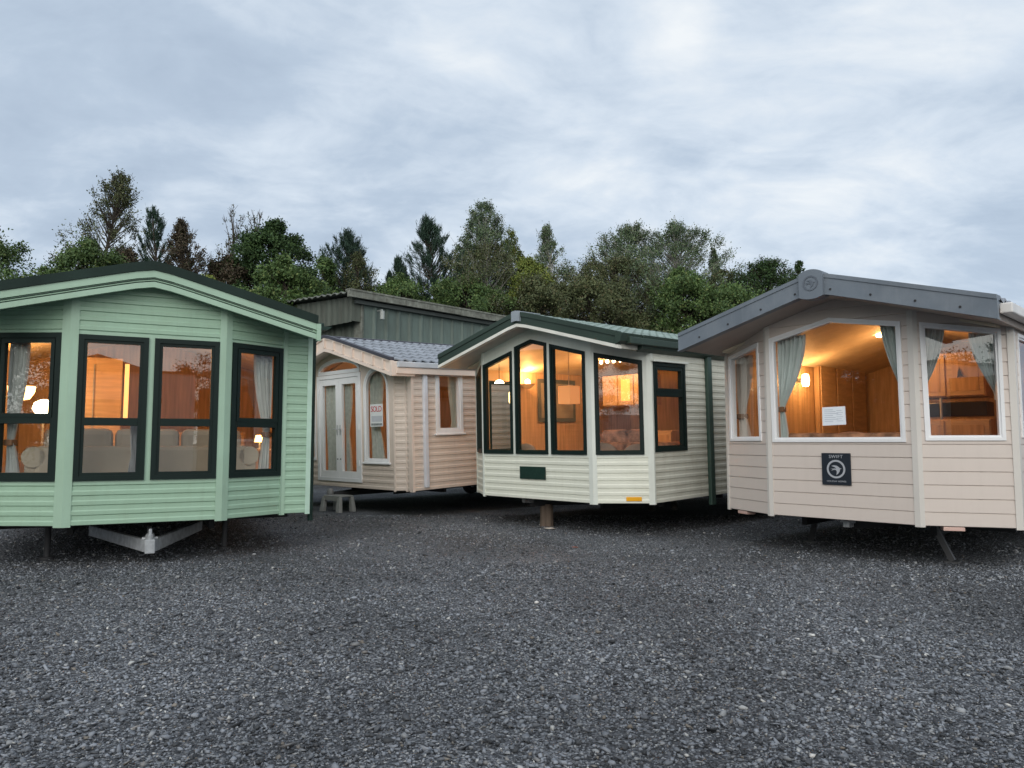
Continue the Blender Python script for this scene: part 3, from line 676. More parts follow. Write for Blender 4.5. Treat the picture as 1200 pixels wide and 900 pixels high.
# french doors
d = MB(); ring(d, FC, [(sx0 - 2.64, .58), (sx0 - 1.04, .58), (sx0 - 1.04, 2.715), (sx0 - 2.64, 2.715)], [(sx0 - 2.56, .65), (sx0 - 1.12, .65), (sx0 - 1.12, 2.64), (sx0 - 2.56, 2.64)], .035, -.06)
fr = d.build('door_frame', WHITE, vp, bevel=.004)
for i, (s0, s1) in enumerate(((sx0 - 2.557, sx0 - 1.843), (sx0 - 1.837, sx0 - 1.123))):
    P = rect(s0, s1, .653, 2.637); Q = [(s0 + .11, .78), (s1 - .11, .78), (s1 - .11, 2.51), (s0 + .11, 2.51)]
    d = MB(); ring(d, FC, P, Q, .018, -.04); lf = d.build('door', WHITE, vp, bevel=.004)
    gmb = MB(); trapz(gmb, FC, [Q], [], lambda z: -.01); gmb.build('pane', GLASS, lf, recalc=False)
    h = MB(); hx = s1 - .05 if i == 0 else s0 + .05; sg = -1 if i == 0 else 1
    fbox(h, FC, hx - .018, hx + .018, 1.50, 1.70, .018, .028)
    h.tube([FC.p(hx, 1.62, .028), FC.p(hx, 1.62, .065), FC.p(hx + sg * .11, 1.62, .065)], .010, 8); h.build('handle', mat('brushed_handle', (.7, .7, .72), .3, .6), lf)
    for z in (.95, 1.65, 2.40):
        h = MB(); hx = s0 - .01 if i == 0 else s1 + .01; fbox(h, FC, hx - .02, hx + .02, z - .05, z + .05, .035, .047); h.build('hinge', WHITE, lf)
    h = MB(); hx = s1 - .05 if i == 0 else s0 + .05; h.tube([FC.p(hx, 1.02, .018), FC.p(hx, 1.02, .03)], .012, 10); h.build('lock', black_under, lf)
cornerpost(vp, FC, Fp[3], .02, .02, 2.85, PINK); cornerpost(vp, Fp[3], Fp[4], .015, .03, 2.8, PTRIM); cornerpost(vp, Fp[4], pR, .09, .03, 2.78, PTRIM)
for d0, d1, ya, yb_, nm, m_ in ((-.03, .025, -.40, -.30, 'roof_edge', DKEDGE), (.028, .055, -.385, -.30, 'fascia', PTRIM), (.058, .235, -.36, -.32, 'fascia', PTRIM), (.238, .30, -.385, -.30, 'fascia', PTRIM)):
    mb = MB(); fasc(mb, zr_p, pcx, 2.20, d0, d1, ya, yb_); mb.build(nm, m_, vp)
for i in range(-6, 7):
    x = pcx + i * .33
    if abs(x - pcx) > 2.15: continue
    z = zr_p(x); mb = MB(); mb.box(x - .022, x + .022, -.395, -.358, z - .235, z - .058); mb.build('fascia_batten', PTRIM, vp)
mb = MB(); mb.box(.42, .49, -.39, .12, zr_p(.45) - .30, zr_p(.45) - .04); mb.build('fascia', PTRIM, vp, bevel=.005)
gz = zr_p(pcx + 2.2)
mb = MB(); mb.box(.405, .52, -.30, 10.6, gz - .10 - .16, gz - .155); mb.build('eaves_board', PTRIM, vp)
mb = MB(); mb.box(.41, .475, .33, .42, .52, gz - .10); mb.build('downpipe', mat('white_pipe', (.68, .70, .76), .4), vp, bevel=.012)
# net curtains, curtains and sold notice
net = mat('lace_net', (.50, .51, .47), .9, 0, .12, 14)
curtain('curtain', FC, sx0 - 2.47, sx0 - 1.93, sx0 - 1.93, 2.55, 1.4, .70, sx0 - 1.93, net, 'white lace net behind the left leaf of the french doors', vp, off=-.10, tieback=False)
curtain('curtain', FC, sx0 - 1.75, sx0 - 1.52, sx0 - 1.66, 2.55, 1.5, .70, sx0 - 1.56, net, 'thin gathered net behind the right leaf of the french doors', vp, off=-.10, tieback=False)
cream = mat('cream_curtain', (.62, .60, .50), .9, 0, .08, 6)
curtain('curtain', FC, sx0 - .90, sx0 - .50, sx0 - .62, 2.74, 1.62, .90, sx0 - .42, net, 'pale long curtain inside the arched window of the beige caravan', vp, off=-.12, tieback=False)
curtain('curtain', pR, 1.16, .98, 1.05, 2.6, 1.7, 1.45, 1.0, cream, 'cream curtain in the small side window of the beige caravan', vp, tieback=False)
t = local_thing('sold_sign', vp, (-.55, -.004, 1.86), 'white SOLD notice taped to the arched window', 'sign')
MB().box(-.205, .205, -.004, .0, -.21, .21).build('card', mat('card_white', (.74, .76, .76), .6, 0, .02), t)
up = Matrix(((1, 0, 0, 0), (0, 0, -1, -.007), (0, 1, 0, .115), (0, 0, 0, 1)))
text_mesh('SOLD', .15, mat('sign_red', (.55, .02, .03), .6), t, up, extrude=.001, spacing=.9)
gl_ = MB(); gl_.box(-.16, .18, -.006, -.004, -.12, -.01)
gl_.build('print_panel', mat('print_grey', (.50, .52, .56), .6), t)
MB().box(-.18, .18, -.007, -.0045, -.19, -.15).build('print_band', mat('print_dark', (.28, .30, .30), .6, 0, .6, 60), t)
t = local_thing('ceiling_lamp', vp, (-1.6, 2.0, 3.0), 'ceiling lamp inside the beige caravan seen through the fanlight', 'lamp')
mb = MB(); mb.lathe([(.16, 0), (.15, -.05), (.001, -.08)], (0, 0, .05), 16); mb.build('lamp_shade', bulb, t, smooth=True); lampglow(t, (0, 0, -.3), 24, WARM)
t = local_thing('ceiling_lamp', vp, (-.4, 1.3, 2.75), 'ceiling lamp inside the beige caravan near its small side window', 'lamp')
mb = MB(); mb.lathe([(.12, 0), (.10, -.05), (.001, -.07)], (0, 0, .05), 16); mb.build('lamp_shade', bulb, t, smooth=True); lampglow(t, (0, 0, -.3), 16, WARM)
t = local_thing('dining_table', vp, (-1.9, 2.0, .61), 'brown wooden dining table inside the french doors', 'table')
MB().box(-.5, .5, -.35, .35, .70, .74).build('table_top', pale, t, bevel=.008)
for x in (-.42, .42):
    for y in (-.28, .28): MB().box(x - .03, x + .03, y - .03, y + .03, 0, .70).build('leg', lining, t)
sofa(vp, -3.2, -1.4, 3.5, .61, 'red brown sofa at the back of the beige caravan', mat('brown_fabric', (.22, .09, .06), .9), rz=math.pi * 0, h=.7)
# hitch under the doors
mb = MB(); mb.beam((-1.9, -.15, .33), (-2.4, 1.6, .33), .07, .09); mb.beam((-1.9, -.15, .33), (-1.4, 1.6, .33), .07, .09); mb.build('drawbar', black_under, vp)
mb = MB(); mb.lathe([(.001, .07), (.05, .06), (.075, 0), (.06, -.05), (.001, -.06)], (-1.9, -.2, .38), 14); mb.build('coupling_head', mat('hitch_grey', (.22, .22, .22), .5), vp, smooth=True)

# ------------------------------------------------------------------ cream caravan in the middle
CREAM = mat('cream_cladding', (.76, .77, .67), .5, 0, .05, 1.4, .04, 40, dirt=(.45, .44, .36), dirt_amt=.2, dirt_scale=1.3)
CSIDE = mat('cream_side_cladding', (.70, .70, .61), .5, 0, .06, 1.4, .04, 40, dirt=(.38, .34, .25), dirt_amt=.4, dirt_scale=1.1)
CTRIM = mat('cream_trim', (.73, .76, .70), .45, 0, .04, 2, dirt=(.45, .45, .38), dirt_amt=.25)
GTILE = mat('green_tile_roof', (.24, .31, .28), .45, 0, .18, 1.6, .1, 40)
GFASC = mat('green_fascia', (.036, .058, .046), .5, 0, .12, 2, spec=.3)
zr_c = lambda x: 3.36 - .272 * (math.sqrt(x * x + .004) - .06)
bowc = [(-1.87, .49), (-1.17, 0), (1.17, 0), (1.87, .49)]
roofc = dict(cx=0, zr=zr_c, W=1.93, y0=-.30, sof=.215, gy=.10)
vc = caravan('cream caravan with tall angled green framed windows and a mossy green tiled roof', .375, 11.675, -45.3, 1.87, bowc, 10.5, roofc, None, CREAM,
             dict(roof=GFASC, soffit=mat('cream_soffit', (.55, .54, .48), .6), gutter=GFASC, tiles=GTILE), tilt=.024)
ztc = lambda x, y: zr_c(x) - .14
Fc = [Face(a, b) for a, b in zip(bowc, bowc[1:])]; cL, cC, cR = Fc
cS = Face((1.87, .49), (1.87, 10.5)); cSL = Face((-1.87, 10.5), (-1.87, .49)); cB = Face((1.87, 10.5), (-1.87, 10.5))
PC = .108
w1 = [(.02, 1.17), (.71, 1.17), (.71, 2.83), (.02, 2.645)]; w2 = [(.775, 1.17), (1.47, 1.17), (1.47, 2.89), (1.14, 2.975), (.775, 2.885)]; w3 = [(1.54, 1.17), (2.235, 1.17), (2.235, 2.69), (1.54, 2.865)]
w4 = [(.04, 1.17), (.735, 1.17), (.735, 2.52), (.04, 2.66)]; w0 = [(cL.L - .735, 1.17), (cL.L - .04, 1.17), (cL.L - .04, 2.66), (cL.L - .735, 2.52)]
wall(vc, cC, ztc, PC, PROF_DOUBLE, CREAM, [w1, w2, w3], plain_above=1.14, plain_m=CTRIM, split=1.17)
wall(vc, cR, ztc, PC, PROF_DOUBLE, CREAM, [w4], plain_above=1.14, plain_m=CTRIM); wall(vc, cL, ztc, PC, PROF_DOUBLE, CREAM, [w0], plain_above=1.14, plain_m=CTRIM)
ws = rect(.02, .86, 1.20, 2.50); ws2 = rect(3.2, 4.3, 1.4, 2.5)
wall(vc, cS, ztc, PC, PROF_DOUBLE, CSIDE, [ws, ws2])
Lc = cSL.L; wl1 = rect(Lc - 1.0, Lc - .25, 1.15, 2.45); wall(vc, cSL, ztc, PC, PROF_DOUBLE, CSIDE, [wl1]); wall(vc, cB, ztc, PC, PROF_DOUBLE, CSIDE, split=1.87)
for F, w_ in ((cC, w1), (cC, w2), (cC, w3), (cR, w4), (cL, w0)): window(vc, F, w_, DKFRAME, .062, proud=.028)
window(vc, cS, ws, DKFRAME, .085, [2.05], proud=.035, barw=.10, upper=rect(.09, .79, 2.08, 2.43)); window(vc, cS, ws2, DKFRAME, .07); window(vc, cSL, wl1, DKFRAME, .06)
mb = MB(); fbox(mb, cS, -.02, .90, 2.50, 2.53, 0, .075); mb.build('window_drip', CTRIM, vc, bevel=.005)
cornerpost(vc, cC, cR, .065, .055, 2.86, CTRIM); cornerpost(vc, cL, cC, .03, .03, 2.86, CTRIM)
cornerpost(vc, cR, cS, .07, .02, 2.70, CTRIM); cornerpost(vc, cSL, cL, .02, .05, 2.70, CTRIM)
for d0, d1, ya, yb_, nm, m_ in ((-.02, .05, -.36, -.27, 'roof_edge', GFASC), (.05, .165, -.345, -.28, 'fascia', GFASC), (.167, .215, -.355, -.27, 'fascia', mat('white_fascia', (.78, .77, .70), .45))):
    mb = MB(); fasc(mb, zr_c, 0, 1.93, d0, d1, ya, yb_); mb.build(nm, m_, vc)
mb = MB(); strip_section(mb, lambda x: zr_c(x) + .03, lambda x: zr_c(x) - .13, -.085, .085, -.385, .1, 6); mb.build('apex_cap', mat('grey_cap', (.30, .34, .38), .4), vc, bevel=.012)
mb = MB(); mb.hexa([(1.90, -.37, zr_c(1.93) - .16), (1.985, -.37, zr_c(1.93) - .12), (1.985, .1, zr_c(1.93) - .12), (1.90, .1, zr_c(1.93) - .16), (1.90, -.37, zr_c(1.93) + .01), (2.02, -.37, zr_c(1.93) - .01), (2.02, .1, zr_c(1.93) - .01), (1.90, .1, zr_c(1.93) + .01)]); mb.build('fascia', GFASC, vc)
mb = MB(); mb.hexa([(1.895, .12, 2.62), (1.98, .12, 2.66), (1.98, 10.6, 2.66), (1.895, 10.6, 2.62), (1.895, .12, 2.84), (2.04, .12, 2.84), (2.04, 10.6, 2.84), (1.895, 10.6, 2.84)]); mb.build('gutter', GFASC, vc)
mb = MB(); mb.box(1.885, 1.95, 1.93, 2.06, .33, 2.70); mb.build('downpipe', mat('green_pipe', (.035, .07, .055), .45), vc, bevel=.015)
mb = MB(); fbox(mb, cC, .865, 1.42, .78, .975, .02, .034); pl_ = mb.build('name_plate', mat('plate_green', (.012, .035, .028), .4, 0, .2, 20), vc, bevel=.004)
mb = MB(); fbox(mb, cR, .46, .68, .505, .565, .02, .03); mb.build('reflector', mat('amber_reflector', (.80, .38, .02), .25), vc, bevel=.004)
mb = MB()
for y, x in ((.95, 1.50), (1.32, 1.66)):
    dx_, dy_ = .55, -.83
    mb.tube([(x - dx_ * .35, y - dy_ * .35, .40), (x, y, .36)], .045, 14, cap=False)
    mb.tube([(x - dx_ * .04, y - dy_ * .04, .362), (x + dx_ * .01, y + dy_ * .01, .358)], .066, 14, cap=False); mb.tube([(x + dx_ * .01, y + dy_ * .01, .358), (x - dx_ * .03, y - dy_ * .03, .362)], .044, 14, cap=False)
mb.build('waste_pipe', mat('pipe_grey', (.17, .15, .12), .5), vc, smooth=True)
mb = MB()
for sx in (-1, 1): mb.beam((-.30 + sx * .02, .25, .40), (-.3 + sx * .75, 1.9, .36), .07, .14)
mb.build('drawbar', black_under, vc)
mb = MB(); mb.beam((-.34, .15, .43), (-.28, .45, .40), .07, .09); mb.tube([(-.36, .20, .43), (-.36, .10, .43)], .045, 12); mb.build('coupling_head', mat('hitch_grey', (.22, .22, .22), .5), vc, bevel=.008)
# lamps and furniture
t = local_thing('pendant_lamp', vc, (-1.30, .85, 2.13), 'glowing lantern hanging in the leftmost tall window of the cream caravan', 'lamp')
mb = MB(); mb.lathe([(.07, -.11), (.085, -.08), (.085, .08), (.06, .11), (.001, .12)], (0, 0, 0), 8); mb.build('lamp_shade', emis('lantern_glow', (1, .66, .26), 6), t)
MB().tube([(0, 0, .12), (0, 0, .62)], .006, 6).build('cord', black_under, t); lampglow(t, (.2, -.0, .0), 16, WARM)
t = local_thing('ceiling_lamp', vc, (-1.42, .62, 2.40), 'small bright spotlight above the lantern in the cream caravan', 'lamp')
mb = MB(); mb.lathe([(.09, -.02), (.05, .03), (.001, .04)], (0, 0, 0), 14); mb.build('lamp_shade', bulbhot, t, smooth=True); MB().tube([(0, 0, .03), (0, 0, .32)], .005, 6).build('cord', black_under, t)
t = local_thing('wall_lamp', vc, (-1.72, 1.62, 2.38), 'bowl shaped wall lamp glowing behind the gabled middle window', 'lamp')
mb = MB(); mb.lathe([(.001, -.06), (.06, -.05), (.12, .0), (.14, .03)], (.03, 0, 0), 18); mb.build('lamp_shade', mat('alabaster', (.8, .6, .35), .4), t, smooth=True)
mb = MB(); mb.lathe([(.001, .10), (.05, .07), (.05, .0), (.001, -.03)], (.03, 0, .03), 12); mb.build('bulb', bulbhot, t, smooth=True); lampglow(t, (.10, 0, .2), 22, WARM)
t = local_thing('pendant_lamp', vc, (-.13, 1.0, 2.12), 'square peach pendant shade on a long cord in the cream caravan', 'lamp')
MB().box(-.13, .13, -.13, .13, -.15, .15).build('lamp_shade', emis('paper_shade', (1, .40, .13), .55), t, bevel=.01)
MB().tube([(0, 0, .15), (0, 0, .85)], .006, 6).build('cord', mat('cord_white', (.7, .6, .5), .5), t)
t = local_thing('mirror', vc, (-1.80, 2.55, 2.11), 'large grey framed picture on the wall behind the tall windows', 'picture')
mb = MB(); mb.box(0, .02, -.55, .55, -.42, .42); mb.build('frame', mat('dark_grey_frame', (.10, .11, .11), .4), t); MB().box(.02, .026, -.47, .47, -.34, .34).build('print', mat('grey_print', (.30, .27, .23), .3, 0, .3, 2), t)
t = local_thing('spot_bar', vc, (-.55, 2.6, 2.80), 'row of bright ceiling spotlights in the kitchen of the cream caravan', 'lamp')
MB().box(-.35, .45, -.02, .02, .03, .06).build('bar', galv, t)
for i in range(5):
    mb = MB(); mb.lathe([(.001, .035), (.03, .02), (.032, -.015), (.001, -.04)], (-.3 + i * .15, 0, 0), 12); mb.build('bulb', bulbhot, t, smooth=True)
lampglow(t, (0, -.1, -.15), 34, WARM)
def cab(name, van, loc, w, d_, h, label, ndoor, catg='cabinet', glassd=()):
    t = local_thing(name, van, loc, label, catg); MB().box(0, w, 0, d_, 0, h).build('body', lining, t, bevel=.006); dw = w / ndoor
    for i in range(ndoor):
        a, b = i * dw + .015, (i + 1) * dw - .015
        if i in glassd:
            mb = MB(); mb.box(a, b, -.022, -.002, .02, h - .02); dd = mb.build('door', pale, t, bevel=.004)
            MB().box(a + .07, b - .07, -.028, -.0225, .09, h - .09).build('pane', emis('lit_cabinet', (1, .50, .14), .9), dd)
        else:
            mb = MB(); mb.box(a, b, -.022, -.002, .02, h - .02); dd = mb.build('door', pale, t, bevel=.004)
            q = MB(); q.box(a + .06, b - .06, -.028, -.0225, .08, h - .08); q.build('door_panel', lining, dd, bevel=.004)
    return t
cab('wall_cabinet', vc, (-1.15, 3.2, 1.98), 1.15, .32, .60, 'orange kitchen wall cabinet with one lit door in the cream caravan', 3, glassd=(1,))
cab('base_cabinet', vc, (-1.3, 3.4, .61), 1.6, .5, .88, 'kitchen base cabinets below the wall cabinet of the cream caravan', 4)
floral = mat('floral_fabric', (.42, .20, .11), .9, 0, .7, 7)
creamf = mat('cream_fabric', (.52, .42, .32), .9, 0, .1, 6)
sofa(vc, -1.5, .1, .30, .61, 'low tan sofa under the three tall windows of the cream caravan', creamf, h=.58, cush=False)
for (x, y, s_, rz_, lb) in ((.9, .52, .55, .2, 'largest brown cushion leaning in the right bay window of the cream caravan'), (1.35, .85, .45, .9, 'smaller cushion beside the narrow side window of the cream caravan'), (-.55, .38, .5, -.15, 'tan cushion behind the middle tall windows of the cream caravan')):
    t = local_thing('cushion', vc, (x, y, 1.17), lb, 'cushion', rz=rz_)
    mb = MB(); mb.lathe([(.001, -.07), (s_ * .35, -.065), (s_ * .5, -.02), (s_ * .5, .02), (s_ * .35, .065), (.001, .07)], (0, 0, 0), 20, 'y'); o = mb.build('cover', mat('brown_cushion', (.30, .21, .15), .9), t, smooth=True); o.scale = (1, 1, .62)
sofa(vc, .25, 1.6, .95, .61, 'floral orange sofa along the right side of the cream caravan', floral, h=.72, rz=.0)

# ------------------------------------------------------------------ beige caravan on the right
SW = mat('rose_beige_cladding', (.655, .575, .52), .42, 0, .035, 1.5, .03, 40, dirt=(.46, .40, .36), dirt_amt=.18, dirt_scale=1.5)
STRIM = mat('beige_trim', (.66, .625, .58), .42, 0, .03, 2)
SGREY = mat('blue_grey_fascia', (.150, .178, .212), .42, 0, .10, 2.4, .02, 30, dirt=(.30, .32, .34), dirt_amt=.3, dirt_scale=3)
STILE = mat('slate_tile_roof', (.26, .28, .32), .5, 0, .15, 1.6, .1, 40)
zr_s = lambda x: 3.225 + .02 - .292 * math.sqrt(x * x + .005)
bows = [(-1.65, .44), (-.84, 0), (.84, 0), (1.65, .44)]
roofs = dict(cx=0, zr=zr_s, W=1.74, y0=-.50, sof=.215, gy=.12)
vsw = caravan('rose beige caravan with blue grey roof edge and a bird emblem plate on its front', 3.755, 8.575, -46, 1.65, bows, 10.0, roofs, None, SW,
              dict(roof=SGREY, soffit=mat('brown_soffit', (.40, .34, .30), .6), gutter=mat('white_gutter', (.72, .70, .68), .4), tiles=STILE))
zts = lambda x, y: zr_s(x) - .14
Fw = [Face(a, b) for a, b in zip(bows, bows[1:])]; sL, sC, sR = Fw
sS = Face((1.65, .44), (1.65, 10.0)); sSL = Face((-1.65, 10.0), (-1.65, .44)); sB = Face((1.65, 10.0), (-1.65, 10.0))
PS = .143
wc = [(.055, 1.355), (1.575, 1.355), (1.565, 2.67), (.79, 2.805), (.04, 2.63)]
wr = [(.075, 1.37), (.82, 1.37), (.82, 2.535), (.06, 2.645)]; wlf = [(sL.L - .84, 1.37), (sL.L - .13, 1.37), (sL.L - .16, 2.61), (sL.L - .84, 2.50)]
wside = rect(.14, 1.1, 1.40, 2.50)
wall(vsw, sC, zts, PS, PROF_LAP, SW, [wc], split=.84); wall(vsw, sR, zts, PS, PROF_LAP, SW, [wr]); wall(vsw, sL, zts, PS, PROF_LAP, SW, [wlf])
wall(vsw, sS, zts, PS, PROF_LAP, SW, [wside]); wall(vsw, sSL, zts, PS, PROF_LAP, SW); wall(vsw, sB, zts, PS, PROF_LAP, SW, split=1.65)
for F, w_ in ((sC, wc), (sR, wr), (sL, wlf), (sS, wside)): window(vsw, F, w_, WHITE, .055, proud=.03)
cornerpost(vsw, sC, sR, .05, .04, 2.78, STRIM); cornerpost(vsw, sL, sC, .035, .045, 2.78, STRIM); cornerpost(vsw, sR, sS, .05, .05, 2.60, STRIM); cornerpost(vsw, sSL, sL, .02, .03, 2.60, STRIM)
for d0, d1, ya, yb_, nm in ((-.015, .03, -.565, -.45, 'roof_edge'), (.03, .205, -.555, -.50, 'fascia'), (.205, .22, -.57, -.46, 'fascia')):
    mb = MB(); fasc(mb, zr_s, 0, 1.76, d0, d1, ya, yb_); mb.build(nm, SGREY, vsw)
capm = mat('grey_apex_cap', (.165, .193, .228), .38, 0, .06, 3)
zc = lambda x: 3.285 - .9 * x * x * 4
mb = MB(); strip_section(mb, lambda x: 3.275 - 2.2 * x * x, lambda x: 2.94 + 1.6 * x * x, -.135, .135, -.60, -.44, 12); cap = mb.build('apex_cap', capm, vsw, bevel=.014)
# bird roundel moulded on the cap, and on the plate
BIRD = [(-.95, .02), (-.55, .06), (-.2, .10), (.05, .05), (-.15, .30), (-.75, .52), (-.35, .62), (.15, .56), (.5, .30), (.62, .16), (.95, .10), (.66, -.02), (.60, -.35), (.35, -.72), (.02, -.98), (.12, -.62), (.10, -.32), (-.08, -.12), (-.45, -.14), (-.80, -.30), (-.5, -.03)]
def emblem(parent, F_or_m, r_, m_, th=.004):
    mb = MB(); n = 36
    for i in range(n):
        a, b = 2 * math.pi * i / n, 2 * math.pi * (i + 1) / n
        c = lambda t, q, z: (q * math.cos(t), q * math.sin(t), z)
        mb.quad(c(a, r_ * .80, th), c(b, r_ * .80, th), c(b, r_, th), c(a, r_, th)); mb.quad(c(a, r_, 0), c(b, r_, 0), c(b, r_, th), c(a, r_, th)); mb.quad(c(b, r_ * .8, 0), c(a, r_ * .8, 0), c(a, r_ * .8, th), c(b, r_ * .8, th))
    P = [(x * r_ * .66, y * r_ * .66) for x, y in BIRD]
    mb.poly([(x, y, th) for x, y in P]); 
    for i in range(len(P)):
        a, b = P[i], P[(i + 1) % len(P)]; mb.quad((a[0], a[1], 0), (b[0], b[1], 0), (b[0], b[1], th), (a[0], a[1], th))
    o = mb.build('emblem', m_, parent); o.matrix_basis = F_or_m; return o
M0 = Matrix(((1, 0, 0, 0), (0, 0, -1, -.6005), (0, 1, 0, 3.12), (0, 0, 0, 1)))
emblem(cap, M0, .085, mat('cap_relief', (.12, .14, .17), .4), .006)
plate = MB(); fbox(plate, sC, .655, .985, .865, 1.228, .018, .032)
plo = plate.build('name_plate', mat('plate_navy', (.018, .024, .034), .35, 0, .1, 8), vsw, bevel=.003)
silver = mat('plate_silver', (.50, .52, .56), .35, .2, .05)
emblem(plo, sC.mtx(.82, 1.045, .0335), .105, silver, .003)
text_mesh('SWIFT', .052, silver, plo, sC.mtx(.82, 1.186, .033), extrude=.0015, spacing=1.12)
text_mesh('HOLIDAY HOMES', .026, silver, plo, sC.mtx(.82, .905, .033), extrude=.0012, spacing=1.1)
for F, s_ in ((sR, .30), (sL, .30)):
    mb = MB(); fbox(mb, F, s_ - .09, s_ + .11, .425, .465, -.12, .012); mb.build('reflector', mat('peach_marker', (.62, .42, .36), .4), vsw, bevel=.004)
# bolts on the fascia
mb = MB()
for x in (-1.45, -1.05, -.62, -.2, .2, .62, 1.05, 1.45): mb.tube([(x, -.554, zr_s(x) - .155), (x, -.562, zr_s(x) - .155)], .012, 8)
mb.build('fixing_bolts', black_under, vsw)
legm = mat('steel_leg', (.13, .13, .135), .5, .4)
for (ax, ay, bx, by) in ((.72, .72, .91, .77), (-.70, 1.0, -.95, 1.3)):
    mb = MB(); mb.beam((ax, ay, .47), (bx, by, .03), .06, .045, (0, 1, 0)); mb.beam((bx - .07, by, .012), (bx + .07, by, .012), .10, .024); mb.build('leg', legm, vsw)
mb = MB()
for sx in (-1, 1): mb.beam((sx * .03, .28, .40), (sx * .8, 2.1, .40), .06, .10)
mb.build('drawbar', black_under, vsw)
mb = MB(); mb.beam((-.0, .15, .41), (0, .4, .40), .07, .07); mb.tube([(-.08, .20, .44), (.08, .20, .44)], .02, 8); mb.build('coupling_head', galv, vsw)
# curtains
sage = mat('sage_curtain', (.74, .80, .78), .85, 0, .06, 5)
curtain('curtain', sC, .09, .44, .14, 2.66, 1.76, 1.39, .20, sage, 'sage curtain tied back at the left of the large front window', vsw, group='sage curtains of the rose beige caravan', off=-.12)
curtain('curtain', sC, 1.545, 1.30, 1.52, 2.72, 1.9, 1.42, 1.535, sage, 'sage curtain swept to the right edge of the large front window', vsw, group='sage curtains of the rose beige caravan', off=-.12, tieback=False)
curtain('curtain', sR, .09, .34, .12, 2.62, 1.95, 1.9, .12, curt, 'crumpled grey curtain at the left of the small right window', vsw, off=-.12, tieback=False)
curtain('curtain', sR, .79, .56, .775, 2.52, 1.88, 1.8, .78, sage, 'pale curtain at the right of the small right window', vsw, off=-.12, tieback=False)
curtain('curtain', sL, .09, .42, .22, 2.5, 1.7, 1.39, .36, mat('brown_curtain', (.58, .50, .44), .9), 'brown curtain in the narrow left bay window', vsw, off=-.12)
t = local_thing('wall_lamp', vsw, (-1.50, 2.45, 2.30), 'bright wall lamp beside the sage curtain of the right caravan', 'lamp')
mb = MB(); mb.lathe([(.001, -.10), (.045, -.09), (.06, .0), (.045, .09), (.001, .10)], (0.03, 0, 0), 14); mb.build('lamp_shade', emis('lamp_glow_bright', (1, .74, .36), 18), t, smooth=True)
MB().box(-.10, .0, -.03, .03, -.03, .03).build('bracket', galv, t); lampglow(t, (.18, 0, .0), 14, WARM)
t = local_thing('ceiling_lamp', vsw, (-.35, 2.4, 2.86), 'small ceiling spotlight at the top of the large front window', 'lamp')
mb = MB(); mb.lathe([(.05, 0), (.045, -.03), (.001, -.04)], (0, 0, .02), 14); mb.build('lamp_shade', bulbhot, t, smooth=True); lampglow(t, (.2, -.1, -.35), 15, WARM)
t = local_thing('notice_sheet', vsw, (0, 0, 0), 'white paper notice taped to the large front window', 'notice')
t.location = vsw.location; t.rotation_euler = vsw.rotation_euler; sh = MB(); A_ = [(.665, 1.545), (.935, 1.555), (.93, 1.765), (.665, 1.76)]
sh.hexa([sC.p(*A_[0], -.0055), sC.p(*A_[1], -.0055), sC.p(*A_[1], -.0095), sC.p(*A_[0], -.0095), sC.p(*A_[3], -.0055), sC.p(*A_[2], -.0055), sC.p(*A_[2], -.0095), sC.p(*A_[3], -.0095)])
sh.build('paper', mat('paper_white', (.84, .88, .93), .7, 0, .01), t)
ln = MB()
for i in range(7): fbox(ln, sC, .69, .69 + .10 + .03 * (i % 3), 1.725 - i * .022, 1.731 - i * .022, -.0055, -.0045)
for i in range(6): fbox(ln, sC, .83, .83 + .06 + .015 * (i % 2), 1.715 - i * .024, 1.720 - i * .024, -.0055, -.0045)
ln.build('print', mat('faint_print', (.50, .55, .62), .7), t)
cab('wall_cabinet', vsw, (-.15, 2.95, 1.98), .95, .55, .62, 'orange hanging cupboard behind the small right window', 2)
cab('base_cabinet', vsw, (-.25, 2.9, .61), 1.1, .5, 1.06, 'orange kitchen cabinet below the hanging cupboard of the right caravan', 2)
t = local_thing('wall_clock', vsw, (.50, 2.925, 2.32), 'small dark clock on the hanging cupboard', 'clock'); 
mb = MB(); mb.poly([(-.03, -.02, -.08), (.01, -.02, -.05), (.05, -.02, -.07), (.02, -.02, .0), (.0, -.02, .08), (-.02, -.02, 0)]); mb.build('hand', black_under, t)
t = local_thing('cooker', vsw, (.35, 2.92, 1.67), 'black cooker hood and appliances in the kitchen of the right caravan', 'cooker'); MB().box(-.55, .45, 0.02, .4, .04, .24).build('body', mat('appliance_black', (.02, .02, .02), .2), t, bevel=.01)
MB().tube([(-.1, .0, 0), (-.1, .0, .3)], .018, 8).build('rail', galv, t)
t = local_thing('framed_picture', vsw, (1.60, 1.6, 1.85), 'small pale picture at the right edge of the large front window', 'picture'); MB().box(-.03, 0, -.15, .15, -.18, .18).build('frame', lining, t); MB().box(-.035, -.031, -.11, .11, -.14, .14).build('print', mat('pale_print', (.6, .7, .68), .5), t)
sofa(vsw, -.80, .80, .12, .61, 'orange floral sofa along the large front window of the right caravan', floral, h=.85, cush=False, arms=False)
for (x, y, s_, rz_, lb) in ((-.42, .30, .52, .12, 'orange patterned cushion below the notice in the large front window'), (.02, .34, .56, -.1, 'wide rust coloured cushion in the middle of the large front window'), (.46, .30, .50, .15, 'tan patterned cushion at the right of the large front window')):
    t = local_thing('cushion', vsw, (x, y, 1.36), lb, 'cushion', rz=rz_)
    mb = MB(); mb.lathe([(.001, -.06), (s_ * .35, -.055), (s_ * .5, -.02), (s_ * .5, .02), (s_ * .35, .055), (.001, .06)], (0, 0, 0), 20, 'y'); o = mb.build('cover', floral, t, smooth=True); o.scale = (1, 1, .42)
